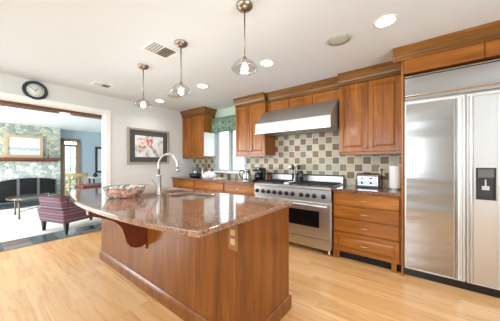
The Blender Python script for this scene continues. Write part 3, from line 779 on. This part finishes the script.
# crock with utensils at the back of the range
t_ = thing('utensil_crock', 'steel crock standing on the griddle at the middle of the range', 'crock', (-1.58, 3.3, 0.945))
kx_, ky_ = -1.58, 3.3
put('crock', MB().lathe([(0.0, 0.9455), (0.05, 0.9455), (0.056, 0.955), (0.056, 1.085), (0.059, 1.09), (0.052, 1.09), (0.05, 0.96), (0, 0.955)], (kx_, ky_), 24, cap=False), 'chrome', t_)
def utensil(name, lab, dx, dy, h, head, mm):
    t2 = thing(name, lab, 'utensil', (kx_+dx*0.2, ky_+dy*0.2, 0.958), 0, 'utensils standing in the steel crock')
    b = Vector((kx_+dx*0.12, ky_+dy*0.3, 0.962)); e = Vector((kx_+dx, ky_+dy, 1.09+h))
    put('handle', MB().tube([b, (b+e)/2, e], [0.005, 0.005, 0.006], 8), mm, t2)
    if head == 'spoon':
        m = MB().sphere((0, 0, 0), 0.026, 14, 8, 1.5)
        bmesh.ops.scale(m.bm, verts=m.bm.verts, vec=(1, 0.35, 1)); bmesh.ops.translate(m.bm, verts=m.bm.verts, vec=e+Vector((dx*0.2, 0, 0.03)))
        put('head', m, mm, t2)
    elif head == 'spatula':
        put('head', MB().box(e.x-0.03, e.x+0.03, e.y-0.003, e.y+0.003, e.z-0.01, e.z+0.07), mm, t2, bevel=0.002)
    else:
        m = MB()
        for k in range(4):
            a = PI*k/4; cc, ss = 0.028*math.cos(a), 0.028*math.sin(a)
            m.tube([(e.x, e.y, e.z), (e.x+cc, e.y+ss, e.z+0.04), (e.x+cc*0.6, e.y+ss*0.6, e.z+0.075), (e.x-cc*0.6, e.y-ss*0.6, e.z+0.075), (e.x-cc, e.y-ss, e.z+0.04), (e.x, e.y, e.z)], 0.0018, 6)
        put('head', m, mm, t2)
utensil('serving_spoon', 'steel spoon leaning far left out of the crock on the range', -0.075, -0.02, 0.05, 'spoon', 'chrome')
utensil('whisk', 'wire whisk standing at the back of the crock on the range', -0.015, 0.045, 0.075, 'whisk', 'chrome')
utensil('spatula', 'black spatula leaning right in the crock on the range', 0.05, 0.03, 0.05, 'spatula', 'black')
utensil('ladle', 'dark spoon at the front of the crock on the range', -0.01, -0.05, 0.04, 'spoon', 'iron')
t_ = thing('pepper_mill', 'black pepper mill right of the utensil crock on the range', 'pepper mill', (-1.5, 3.36, 0.945))
put('body', MB().lathe([(0.0, 0.9455), (0.036, 0.9455), (0.036, 1.03), (0.03, 1.06), (0.034, 1.085), (0.0, 1.086)], (-1.49, 3.33), 20), 'black', t_)
put('cap', MB().lathe([(0.03, 1.087), (0.034, 1.1), (0.02, 1.115), (0.008, 1.12), (0, 1.128)], (-1.49, 3.33), 20), 'black', t_)

# kettle, coffee things left of the range
t_ = thing('electric_kettle', 'clear glass electric kettle on the counter left of the range', 'kettle', (-2.37, 3.0, 0.91))
c = (-2.375, 3.005)
put('base', MB().lathe([(0.0, 0.9105), (0.085, 0.9105), (0.085, 0.93), (0.075, 0.945), (0, 0.946)], c, 28), 'steel_plain', t_)
put('jug', MB().lathe([(0.078, 0.946), (0.08, 0.98), (0.07, 1.06), (0.062, 1.1), (0.06, 1.1), (0.067, 1.06), (0.076, 0.98), (0.07, 0.95)], c, 28, cap=False), 'jar_glass', t_)
put('lid', MB().lathe([(0.063, 1.1), (0.063, 1.112), (0.04, 1.125), (0.012, 1.128), (0.012, 1.142), (0, 1.143)], c, 28), 'steel_plain', t_)
put('handle', MB().tube([(c[0]-0.06, c[1]-0.02, 1.11), (c[0]-0.12, c[1]-0.04, 1.105), (c[0]-0.13, c[1]-0.045, 1.03), (c[0]-0.085, c[1]-0.03, 0.955)], 0.009, 10), 'black', t_)
t_ = thing('coffee_maker', 'black coffee maker on the counter beside the glass kettle', 'coffee maker', (-2.28, 3.15, 0.91))
x, y = -2.28, 3.24
put('base', MB().box(x-0.08, x+0.08, y-0.1, y+0.12, 0.9105, 0.94), 'black', t_, bevel=0.006)
put('tower', MB().box(x-0.08, x+0.08, y+0.04, y+0.12, 0.94, 1.15), 'black', t_, bevel=0.008)
put('brew_head', MB().box(x-0.08, x+0.08, y-0.1, y+0.04, 1.09, 1.16), 'black', t_, bevel=0.012)
put('carafe', MB().lathe([(0.0, 0.9405), (0.055, 0.9405), (0.062, 0.98), (0.058, 1.04), (0.04, 1.07), (0, 1.071)], (x, y-0.035), 22), 'dark_glass', t_)
t_ = thing('canister', 'reddish brown canister with black lid against the tiles behind the coffee maker', 'canister', (-2.175, 3.43, 0.91))
put('body', MB().lathe([(0, 0.9105), (0.042, 0.9105), (0.044, 0.92), (0.044, 1.04), (0, 1.041)], (-2.175, 3.43), 22), 'leather', t_)
put('lid', MB().lathe([(0.046, 1.0415), (0.046, 1.06), (0.03, 1.067), (0.01, 1.069), (0, 1.08)], (-2.175, 3.43), 22), 'black', t_)

# left counter things
t_ = thing('sauce_pan', 'black pan with a handle in the corner left of the window', 'pan', (-4.0, 3.2, 0.91))
c = (-3.98, 3.14)
put('pan_body', MB().lathe([(0.0, 0.9105), (0.11, 0.9105), (0.13, 0.93), (0.138, 1.0), (0.133, 1.0), (0.125, 0.935), (0, 0.92)], c, 30, cap=False), 'black', t_)
put('handle', MB().tube([(c[0]+0.13, c[1]-0.01, 0.985), (c[0]+0.2, c[1]-0.03, 1.0)], [0.012, 0.01], 10), 'black', t_)
t_ = thing('glass_canister', 'tall clear glass jar with a lid standing behind the black pan', 'jar', (-4.3, 3.4, 0.91))
put('jar_body', MB().lathe([(0.0, 0.9105), (0.07, 0.9105), (0.075, 0.92), (0.075, 1.12), (0.06, 1.14), (0.0, 1.141)], (-4.28, 3.38), 24), 'jar_glass', t_)
put('lid', MB().lathe([(0.064, 1.142), (0.066, 1.16), (0.02, 1.17), (0.02, 1.19), (0, 1.192)], (-4.28, 3.38), 24), 'steel_plain', t_)
t_ = thing('rice_cooker', 'small white lidded cooker on the counter under the left window edge', 'cooker', (-3.62, 3.22, 0.91))
c = (-3.58, 3.2)
put('body', MB().lathe([(0.0, 0.9105), (0.12, 0.9105), (0.14, 0.93), (0.145, 0.985), (0.14, 1.0), (0, 1.001)], c, 30, sx=1.25), 'white', t_)
put('lid', MB().lathe([(0.125, 1.0015), (0.115, 1.02), (0.07, 1.05), (0.025, 1.06), (0.0, 1.061)], c, 30, sx=1.1), 'white', t_)
put('lid_knob', MB().lathe([(0.016, 1.06), (0.02, 1.075), (0.0, 1.08)], c, 14), 'white', t_)
put('dial', MB().box(c[0]-0.03+0.08, c[0]+0.03+0.08, c[1]-0.136, c[1]-0.11, 0.935, 0.975), 'steel_plain', t_, bevel=0.004)
for k, (bx_, by_, h, r_, mm, lab) in enumerate(((-3.98, 3.46, 0.30, 0.032, 'bronze', 'tall brown bottle in the row behind the black pan'), (-3.86, 3.45, 0.24, 0.036, 'jar_glass', 'clear glass bottle in the row behind the black pan'), (-4.09, 3.45, 0.26, 0.03, 'steel_plain', 'steel bottle nearest the corner jar'))):
    o = put('bottle', MB().lathe([(0, 0), (r_, 0), (r_*1.03, 0.01), (r_*1.03, h*0.55), (r_*0.8, h*0.68), (r_*0.36, h*0.76), (r_*0.34, h*0.94), (r_*0.42, h*0.95), (r_*0.42, h), (0, h+0.001)], (0, 0), 18), mm)
    o.location = (bx_, by_, 0.9105); tag(o, lab, 'bottle')
o = put('folded_cloth', MB().box(-3.38, -3.12, 3.12, 3.3, 0.9105, 0.925), 'beige', bevel=0.007, seg=3)
tag(o, 'folded pale cloth on the counter beside the white cooker', 'cloth')

# valance
m = MB(); n = 60; rings = []
vx0, vx1 = -3.77, -2.86
N = 44
ft = []; fb = []
verts_f = []
for z, amp in ((2.27, 0.004), (2.1, 0.012), (1.93, 0.02)):
    verts_f.append([(vx0+(vx1-vx0)*k/N, 3.44-amp*math.sin(k*1.25), z) for k in range(N+1)])
R = [[m.bm.verts.new(p) for p in r] for r in verts_f]
B = [[m.bm.verts.new((p[0], p[1]+0.012, p[2])) for p in r] for r in verts_f]
for X_ in (R, B):
    for a, b in zip(X_, X_[1:]):
        for i in range(N):
            f = m.bm.faces.new((a[i], a[i+1], b[i+1], b[i])); f.smooth = True
for i in range(N):
    m.bm.faces.new((R[0][i], R[0][i+1], B[0][i+1], B[0][i])); m.bm.faces.new((R[-1][i], R[-1][i+1], B[-1][i+1], B[-1][i]))
m.box(vx0, vx0+0.01, 3.45, WB-0.001, 1.94, 2.27).box(vx1-0.01, vx1, 3.45, WB-0.001, 1.94, 2.27).box(vx0, vx1, 3.46, WB-0.001, 2.25, 2.265)
tag(put('valance', m, 'valance'), 'green leaf patterned fabric valance over the kitchen window', 'valance')

# ------------------------------------------------------------------ ceiling fixtures
def pendant(x, y, lab):
    t_ = thing('pendant_light', lab, 'pendant light', (x, y, CEIL), 0, 'pendant lights over the island')
    put('canopy', MB().lathe([(0.066, CEIL-0.001), (0.066, CEIL-0.012), (0.05, CEIL-0.03), (0.02, CEIL-0.042), (0.0, CEIL-0.044)], (x, y), 28), 'antique', t_)
    put('rod', MB().lathe([(0.006, CEIL-0.04), (0.006, 2.08)], (x, y), 12), 'antique', t_)
    put('socket', MB().lathe([(0.0, 2.085), (0.014, 2.083), (0.02, 2.065), (0.02, 2.03), (0.0, 2.029)], (x, y), 18), 'antique', t_)
    sg = 40; prof = [(0.024, 2.058), (0.045, 2.052), (0.072, 2.03), (0.09, 2.004), (0.103, 1.992), (0.098, 1.982), (0.07, 1.964), (0.036, 1.95)]
    rings = [[(x+(r+(0.004 if k % 2 and 0.04 < r else 0))*math.cos(2*PI*k/sg), y+(r+(0.004 if k % 2 and 0.04 < r else 0))*math.sin(2*PI*k/sg), z) for k in range(sg)] for r, z in prof]
    put('glass_shade', MB().loft(rings, False), 'shade_glass', t_)
    put('bulb', MB().lathe([(0.0, 2.029), (0.014, 2.025), (0.026, 2.0), (0.026, 1.98), (0.018, 1.96), (0.0, 1.954)], (x, y), 18), 'bulb', t_)
    d = bpy.data.lights.new('pendant_glow', 'POINT'); d.energy = 9; d.color = (1, 0.93, 0.82); d.shadow_soft_size = 0.04
    o = bpy.data.objects.new('pendant_glow', d); o.location = (0, 0, 1.925-CEIL); o.parent = t_; COL.objects.link(o)
pendant(-1.067, 1.322, 'glass pendant light on a rod, the largest and nearest of the three')
pendant(-1.927, 1.338, 'glass pendant light, middle one of the three over the island')
pendant(-2.769, 1.36, 'glass pendant light farthest away, nearest to the wide wall opening')

def can(x, y, lab):
    t_ = thing('recessed_light', lab, 'ceiling light', (x, y, CEIL), 0, 'recessed ceiling lights')
    put('trim_ring', MB().lathe([(0.074, CEIL-0.001), (0.092, CEIL-0.001), (0.09, CEIL-0.006), (0.076, CEIL-0.008), (0.072, CEIL-0.002)], (x, y), 32, cap=False), 'white', t_)
    put('lens', MB().lathe([(0.0, CEIL-0.006), (0.073, CEIL-0.005), (0.073, CEIL-0.001), (0, CEIL-0.0009)], (x, y), 32), 'lamp', t_)
    d = bpy.data.lights.new('can_glow', 'SPOT'); d.energy = 22; d.color = (1, 0.99, 0.98); d.spot_size = math.radians(150); d.spot_blend = 0.8; d.shadow_soft_size = 0.07
    o = bpy.data.objects.new('can_glow', d); o.location = (0, 0, -0.02); o.parent = t_; COL.objects.link(o)
can(-0.205, 2.22, 'round recessed ceiling light nearest the refrigerator')
can(-1.464, 2.259, 'round recessed ceiling light in front of the range hood')
can(-2.728, 2.3, 'round recessed ceiling light in front of the kitchen window')
can(-4.065, 2.33, 'round recessed ceiling light farthest away, by the framed picture wall')

def ceiling_speaker(x, y, lab):
    t_ = thing('ceiling_speaker', lab, 'speaker', (x, y, CEIL), 0, 'round ceiling speakers')
    put('rim', MB().lathe([(0.098, CEIL-0.001), (0.116, CEIL-0.001), (0.114, CEIL-0.007), (0.1, CEIL-0.008)], (x, y), 36, cap=False), 'speaker', t_)
    put('grille', MB().lathe([(0.0, CEIL-0.009), (0.06, CEIL-0.008), (0.1, CEIL-0.005), (0.1, CEIL-0.001), (0, CEIL-0.0009)], (x, y), 36), 'speaker', t_)
ceiling_speaker(-0.61, 2.265, 'round grey ceiling speaker between the two nearest recessed lights')
ceiling_speaker(-3.55, 2.31, 'small looking round ceiling speaker far off beside a recessed light')

def vent(x0, x1, y0, y1, lab):
    t_ = thing('ceiling_vent', lab, 'vent', ((x0+x1)/2, (y0+y1)/2, CEIL), 0, 'ceiling air vents')
    z = CEIL-0.001
    put('frame', MB().box(x0, x1, y0, y0+0.025, z-0.008, z).box(x0, x1, y1-0.025, y1, z-0.008, z).box(x0, x0+0.025, y0+0.025, y1-0.025, z-0.008, z).box(x1-0.025, x1, y0+0.025, y1-0.025, z-0.008, z), 'trim', t_)
    put('backing', MB().box(x0+0.02, x1-0.02, y0+0.02, y1-0.02, z-0.002, z-0.0005), 'vent_grey', t_)
    n = 8
    for k in range(n):
        yy = y0+0.03+(y1-y0-0.06)*(k+0.5)/n
        m = MB(); s = 1 if k >= n/2 else -1
        m.hexa([(x0+0.022, yy-0.008*s, z-0.009), (x1-0.022, yy-0.008*s, z-0.009), (x1-0.022, yy-0.003*s, z-0.009), (x0+0.022, yy-0.003*s, z-0.009),
                (x0+0.022, yy+0.004*s, z-0.003), (x1-0.022, yy+0.004*s, z-0.003), (x1-0.022, yy+0.009*s, z-0.003), (x0+0.022, yy+0.009*s, z-0.003)])
        put('louver', m, 'steel_pale', t_)
vent(-2.36, -2.09, 1.13, 1.44, 'square white air vent in the ceiling between the two nearer pendants')
vent(-4.07, -3.85, 1.16, 1.43, 'white air vent in the ceiling near the wide wall opening')

# ------------------------------------------------------------------ left wall pictures and clock
t_ = thing('wall_clock', 'round wall clock with dark rim and pale face above the wide opening', 'clock', (WL, 0.605, 2.345))
def on_wall(m, y, z, x):
    # shapes drawn in XY around 0 with depth z: face +X on the left wall
    mt = Matrix(((0, 0, 1, x), (1, 0, 0, y), (0, 1, 0, z), (0, 0, 0, 1)))
    bmesh.ops.transform(m.bm, matrix=mt, verts=m.bm.verts); return m
CY, CZ = 0.61, 2.338
put('rim', on_wall(MB().lathe([(0.0, 0.001), (0.134, 0.001), (0.142, 0.012), (0.138, 0.026), (0.118, 0.03), (0.102, 0.022), (0.1, 0.012), (0, 0.012)], (0, 0), 48, cap=False), CY, CZ, WL), 'clock_rim', t_)
fc = put('face', on_wall(MB().lathe([(0.0, 0.0125), (0.099, 0.0125), (0.099, 0.014), (0, 0.0141)], (0, 0), 40), CY, CZ, WL), 'clock_face', t_)
nm = MB()
for k in range(1, 13):
    cu = bpy.data.curves.new('numeral_curve', 'FONT'); cu.body = str(k); cu.size = 0.027; cu.align_x = 'CENTER'; cu.align_y = 'CENTER'; cu.extrude = 0.0006
    to = bpy.data.objects.new('numeral_tmp', cu); COL.objects.link(to)
    dg = bpy.context.evaluated_depsgraph_get(); me = bpy.data.meshes.new_from_object(to.evaluated_get(dg))
    a = PI/2-k*PI/6
    me.transform(Matrix.Translation((0.08*math.cos(a), 0.08*math.sin(a), 0.0148)))
    nm.bm.from_mesh(me)
    bpy.data.objects.remove(to); bpy.data.curves.remove(cu); bpy.data.meshes.remove(me)
put('numerals', on_wall(nm, CY, CZ, WL), 'slot', fc)
hm = MB()
for ang, L_, w_ in ((math.radians(50), 0.045, 0.004), (math.radians(150), 0.068, 0.003)):
    d_ = Vector((math.cos(ang), math.sin(ang), 0)); s_ = Vector((-d_.y, d_.x, 0))*w_
    a_, b_ = -d_*0.012, d_*L_
    hm.hexa([tuple(a_-s_+Vector((0, 0, 0.016))), tuple(b_-s_+Vector((0, 0, 0.016))), tuple(b_+s_+Vector((0, 0, 0.016))), tuple(a_+s_+Vector((0, 0, 0.016))),
             tuple(a_-s_+Vector((0, 0, 0.0175))), tuple(b_-s_+Vector((0, 0, 0.0175))), tuple(b_+s_+Vector((0, 0, 0.0175))), tuple(a_+s_+Vector((0, 0, 0.0175)))])
put('hands', on_wall(hm, CY, CZ, WL), 'clock_rim', t_)

def picture(name, x, y0, y1, z0, z1, fw, lab, frame_m, mat_w, matm, artm, depth=0.03):
    t_ = thing(name, lab, 'picture', (x, (y0+y1)/2, (z0+z1)/2))
    put('frame', MB().box(x, x+depth, y0, y0+fw, z0, z1).box(x, x+depth, y1-fw, y1, z0, z1).box(x, x+depth, y0+fw, y1-fw, z0, z0+fw).box(x, x+depth, y0+fw, y1-fw, z1-fw, z1), frame_m, t_, bevel=0.005)
    if mat_w:
        a = mat_w; put('mount', MB().box(x+0.001, x+0.012, y0+fw, y1-fw, z0+fw, z1-fw), matm, t_)
    a = fw+mat_w
    put('print', MB().box(x+0.001, x+0.014, y0+a, y1-a, z0+a, z1-a), artm, t_)
    return t_
picture('framed_picture', WL+0.001, 1.915, 2.83, 1.215, 1.965, 0.045, 'champagne framed picture of coral flowers with charcoal mount on the white wall', 'frame', 0.105, 'mat_dark', 'bloom_print')

# ------------------------------------------------------------------ living room
m = MB(); CXF = -9.6; FY0, FY1, FZ = 0.1, 1.8, 0.68
m.box(LX+0.001, CXF, -1.4, 1.89, 1.3, LC-0.001)
m2 = MB().box(LX+0.001, CXF+0.005, -1.4, FY0, 0.006, 1.299).box(LX+0.001, CXF+0.005, FY1, 1.895, 0.006, 1.299).box(LX+0.001, CXF+0.005, FY0, FY1, FZ, 1.299)
t_ = thing('fireplace', 'pale stone fireplace and chimney breast across the living room', 'fireplace', (-9.6, 0.6, 0))
put('chimney_breast', m, 'stone', t_)
put('lower_stonework', m2, 'stone_pale', t_)['label'] = 'whitish stonework below the mantel'
put('firebox', MB().box(LX+0.002, LX+0.03, FY0, FY1, 0.006, FZ), 'soot', t_)
put('hearth', MB().box(CXF+0.001, -8.6, -1.3, 1.89, 0.006, 0.04), 'hearth', t_, bevel=0.005)
put('mantel', MB().box(CXF-0.02, -9.34, -1.45, 1.84, 1.325, 1.395).box(CXF-0.02, -9.42, -1.4, 1.8, 1.28, 1.325), 'mantel', t_, bevel=0.006)
# arched doors
def arch_panel(y0, y1, x, zlo):
    def top(y): return 0.60+0.17*math.sqrt(max(0, 1-((y-1.13)/0.72)**2))
    n = 10; prof = [(y0+(y1-y0)*k/n, top(y0+(y1-y0)*k/n)) for k in range(n+1)]
    return [(y0, zlo)]+prof+[(y1, zlo)] if False else [(y1, zlo), (y0, zlo)]+prof
t2 = thing('fire_screen', 'dark glass folding fire screen with arched top before the firebox', 'fire screen', (-9.5, 1.1, 0.04))
ys = [0.46, 0.9, 1.34, 1.78]
for a, b in zip(ys, ys[1:]):
    pp = arch_panel(a+0.004, b-0.004, 0, 0.06)
    o = put('screen_panel', MB().prism(pp, 'x', -9.5, -9.49), 'fire_glass', t2)
    fr = MB().box(-9.505, -9.48, a, a+0.03, 0.041, pp[2][1]).box(-9.505, -9.48, b-0.03, b, 0.041, pp[-1][1]).box(-9.505, -9.48, a+0.03, b-0.03, 0.041, 0.08)
    put('panel_frame', fr, 'screen_frame', o)
tag(put('glass_firescreen_wing', MB().box(-9.5, -9.48, 0.0, 0.42, 0.041, 0.62), 'fire_glass'), 'flat dark glass panel left of the arched fire screen', 'fire screen')
picture('landscape_picture', CXF+0.001, 0.62, 1.46, 1.40, 2.09, 0.08, 'tan framed pale shoreline picture above the stone fireplace mantel', 'gilt', 0.0, 'white', 'shore_print', 0.05)
t_ = thing('candlestick', 'slim brass candlestick at the right of the mantel', 'candlestick', (-9.45, 1.58, 1.396))
put('stick', MB().lathe([(0, 1.396), (0.035, 1.396), (0.03, 1.41), (0.01, 1.43), (0.014, 1.5), (0.008, 1.6), (0.02, 1.66), (0.02, 1.67), (0, 1.671)], (-9.45, 1.56), 18), 'bronze', t_)
put('candle', MB().lathe([(0.011, 1.671), (0.011, 1.86), (0.0, 1.865)], (-9.45, 1.56), 12), 'gilt', t_)
# ceiling light in the living room
t_ = thing('flush_beam_light', 'small lit white light under the wooden beam at the top of the opening', 'ceiling light', (-4.83, 1.015, 2.105))
put('rim', MB().lathe([(0.075, 2.104), (0.075, 2.09), (0.066, 2.088)], (-4.83, 1.015), 24, cap=False), 'white', t_)
put('lens', MB().lathe([(0.0, 2.1035), (0.066, 2.103), (0.066, 2.09), (0.04, 2.078), (0, 2.074)], (-4.83, 1.015), 24), 'lamp', t_)
# blue wall mirror
t_ = thing('wall_mirror', 'narrow dark framed mirror on the blue living room wall', 'mirror', (LX, 3.1, 1.4))
put('frame', MB().box(LX+0.001, LX+0.05, 2.99, 3.06, 0.85, 1.86).box(LX+0.001, LX+0.05, 3.22, 3.29, 0.85, 1.86).box(LX+0.001, LX+0.05, 3.06, 3.22, 0.85, 0.92).box(LX+0.001, LX+0.05, 3.06, 3.22, 1.79, 1.86), 'dark_wood', t_, bevel=0.004)
put('mirror_glass', MB().box(LX+0.002, LX+0.015, 3.06, 3.22, 0.92, 1.79), 'chrome', t_)

# oval glass coffee table
t_ = thing('coffee_table', 'oval coffee table with thin glass top and slim bronze legs', 'table', (-7.15, 0.95, 0.006))
cx_, cy_ = -7.2, 0.95
put('glass_top', MB().lathe([(0.0, 0.445), (0.4, 0.445), (0.405, 0.45), (0.4, 0.458), (0, 0.459)], (cx_, cy_), 40, sx=1.25, sy=1.1), 'jar_glass', t_)
put('top_rim', MB().lathe([(0.4, 0.42), (0.415, 0.42), (0.415, 0.445), (0.4, 0.445), (0.4, 0.42)], (cx_, cy_), 40, cap=False, sx=1.25, sy=1.1), 'bronze', t_)
for k in range(4):
    a = PI/4+k*PI/2; lx, ly = cx_+0.46*math.cos(a), cy_+0.4*math.sin(a)
    put('leg', MB().tube([(lx, ly, 0.42), (lx, ly, 0.2), (lx+0.01*math.cos(a), ly, 0.03), (lx+0.02*math.cos(a), ly, 0.01)], [0.022, 0.014, 0.02, 0.022], 10), 'bronze', t_)
put('stretcher', MB().tube([(cx_+0.33, cy_+0.28, 0.17), (cx_-0.33, cy_-0.28, 0.17)], 0.009, 8).tube([(cx_+0.33, cy_-0.28, 0.17), (cx_-0.33, cy_+0.28, 0.17)], 0.009, 8), 'bronze', t_)

# striped armchair, back towards the kitchen
t_ = thing('striped_armchair', 'low armchair in purple and rose striped fabric with black tapered legs', 'armchair', (-5.22, 1.31, 0.0), math.radians(18))
hw, hd = 0.34, 0.45
def taper_leg(x, y, z0=0.001):
    s, b = 0.03, 0.018
    return MB().hexa([(x-b, y-b, z0), (x+b, y-b, z0), (x+b, y+b, z0), (x-b, y+b, z0), (x-s, y-s, 0.2), (x+s, y-s, 0.2), (x+s, y+s, 0.2), (x-s, y+s, 0.2)])
for x, y in ((hw-0.03, -hd+0.05), (-hw+0.03, -hd+0.05), (hw-0.1, hd-0.06), (-hw+0.1, hd-0.06)):
    put('leg', taper_leg(x, y, 0.007 if y > 0 or x < 0 else 0.001), 'leg_black', t_, local=True)
m = MB().hexa([(-hw, -hd, 0.19), (hw, -hd, 0.19), (hw-0.05, hd, 0.19), (-hw+0.05, hd, 0.19), (-hw-0.03, -hd-0.03, 0.42), (hw+0.03, -hd-0.03, 0.42), (hw-0.02, hd+0.02, 0.42), (-hw+0.02, hd+0.02, 0.42)])
put('seat_base', m, 'stripe', t_, local=True, bevel=0.02, seg=3)
m = MB().hexa([(-hw+0.03, -hd, 0.41), (hw-0.03, -hd, 0.41), (hw-0.03, -hd+0.14, 0.41), (-hw+0.03, -hd+0.14, 0.41), (-hw+0.03, -hd-0.05, 0.65), (hw-0.03, -hd-0.05, 0.65), (hw-0.03, -hd+0.05, 0.65), (-hw+0.03, -hd+0.05, 0.65)])
put('backrest', m, 'stripe', t_, local=True, bevel=0.025, seg=3)
for s in (-1, 1):
    a, b = sorted((s*(hw-0.11), s*(hw-0.005)))
    put('armrest', MB().hexa([(a, -hd+0.1, 0.41), (b, -hd+0.1, 0.41), (b-0.02*(s > 0), hd-0.05, 0.41), (a+0.02*(s < 0), hd-0.05, 0.41), (a, -hd+0.08, 0.62), (b, -hd+0.08, 0.62), (b-0.02*(s > 0), hd-0.06, 0.55), (a+0.02*(s < 0), hd-0.06, 0.55)]), 'stripe', t_, local=True, bevel=0.02, seg=3)
put('seat_cushion', MB().box(-hw+0.12, hw-0.12, -hd+0.12, hd-0.02, 0.415, 0.5), 'stripe', t_, local=True, bevel=0.025, seg=3)

# brown leather bench and the chairs behind it
t_ = thing('leather_bench', 'long brown leather topped bench in the living room beyond the island end', 'bench', (-7.4, 2.15, 0.006))
put('cushion', MB().box(-7.75, -7.1, 1.84, 2.95, 0.5, 0.62), 'leather', t_, bevel=0.04, seg=4)
put('apron', MB().box(-7.7, -7.15, 1.9, 2.9, 0.12, 0.5), 'beige', t_, bevel=0.01)
for x in (-7.65, -7.2):
    for y in (1.96, 2.84): put('leg', MB().box(x-0.03, x+0.03, y-0.03, y+0.03, 0.0065, 0.12), 'dark_wood', t_)
t_ = thing('oak_armchair', 'pale oak chair with wide curved top rail before the glazed door', 'chair', (-9.2, 2.22, 0.006))
for x in (-9.42, -9.0):
    for y in (2.0, 2.46):
        put('leg', MB().box(x-0.02, x+0.02, y-0.02, y+0.02, 0.0065, 0.88 if x > -9.1 else 0.62), 'oak_chair', t_, bevel=0.004)
put('seat', MB().box(-9.46, -8.98, 1.98, 2.48, 0.42, 0.47), 'beige', t_, bevel=0.015)
rail = [(-8.98+0.05*math.cos(PI*(k/10-0.5)), 1.95+0.56*k/10) for k in range(11)]
put('top_rail', MB().prism([(x-0.0, y) for x, y in rail]+[(x-0.035, y) for x, y in rail[::-1]], 'z', 0.77, 0.89), 'oak_chair', t_)
put('side_rail', MB().box(-9.44, -9.0, 1.98, 2.02, 0.6, 0.63), 'oak_chair', t_); put('side_rail', MB().box(-9.44, -9.0, 2.44, 2.48, 0.6, 0.63), 'oak_chair', t_)
for y in (2.12, 2.23, 2.34): put('back_slat', MB().box(-9.0, -8.985, y-0.012, y+0.012, 0.47, 0.78), 'oak_chair', t_)
t_ = thing('side_table', 'small dark side table with pale top under the narrow mirror', 'table', (-9.3, 2.95, 0.006))
put('table_top', MB().box(-9.6, -9.05, 2.66, 3.3, 0.68, 0.72), 'beige', t_, bevel=0.006)
for x in (-9.55, -9.1):
    for y in (2.71, 3.25): put('leg', MB().box(x-0.02, x+0.02, y-0.02, y+0.02, 0.0065, 0.68), 'dark_wood', t_)
t_ = thing('black_vase', 'rounded black vase on the pale side table', 'vase', (-9.25, 2.8, 0.72))
put('vase_body', MB().lathe([(0, 0.7205), (0.04, 0.7205), (0.075, 0.77), (0.07, 0.82), (0.03, 0.86), (0.035, 0.88), (0.025, 0.88), (0, 0.85)], (-9.25, 2.8), 20), 'black', t_)

# leafy shrub outside the glazed door
t_ = thing('garden_shrub', 'leafy yellow green shrub outside beyond the glazed living room door', 'shrub', (-11.2, 2.4, -0.145))
m = MB(); rnd = random.Random(3)
for k in range(900):
    a, b_, rr = rnd.uniform(0, 2*PI), math.acos(rnd.uniform(-1, 1)), 0.6*rnd.random()**0.4
    p_ = Vector((-11.3+0.6*rr*math.sin(b_)*math.cos(a), 2.5+1.1*rr*math.sin(b_)*math.sin(a), 0.6+0.85*rr*math.cos(b_)))
    u_ = Vector((rnd.uniform(-1, 1), rnd.uniform(-1, 1), rnd.uniform(-1, 1))).normalized()*0.05
    w_ = u_.cross(Vector((rnd.uniform(-1, 1), rnd.uniform(-1, 1), rnd.uniform(-1, 1)))).normalized()*0.022
    m.bm.faces.new([m.bm.verts.new(q) for q in (p_-u_, p_+w_, p_+u_, p_-w_)])
put('foliage', m, mat('shrub_leaf', (150, 176, 96), 0.7), t_)
m = MB()
for k in range(7):
    a = 2*PI*k/7; m.tube([(-11.3, 2.5, -0.14), (-11.3+0.15*math.cos(a), 2.5+0.3*math.sin(a), 0.3), (-11.3+0.25*math.cos(a), 2.5+0.5*math.sin(a), 0.8)], [0.02, 0.014, 0.006], 6)
put('stem', m, 'bronze', t_)
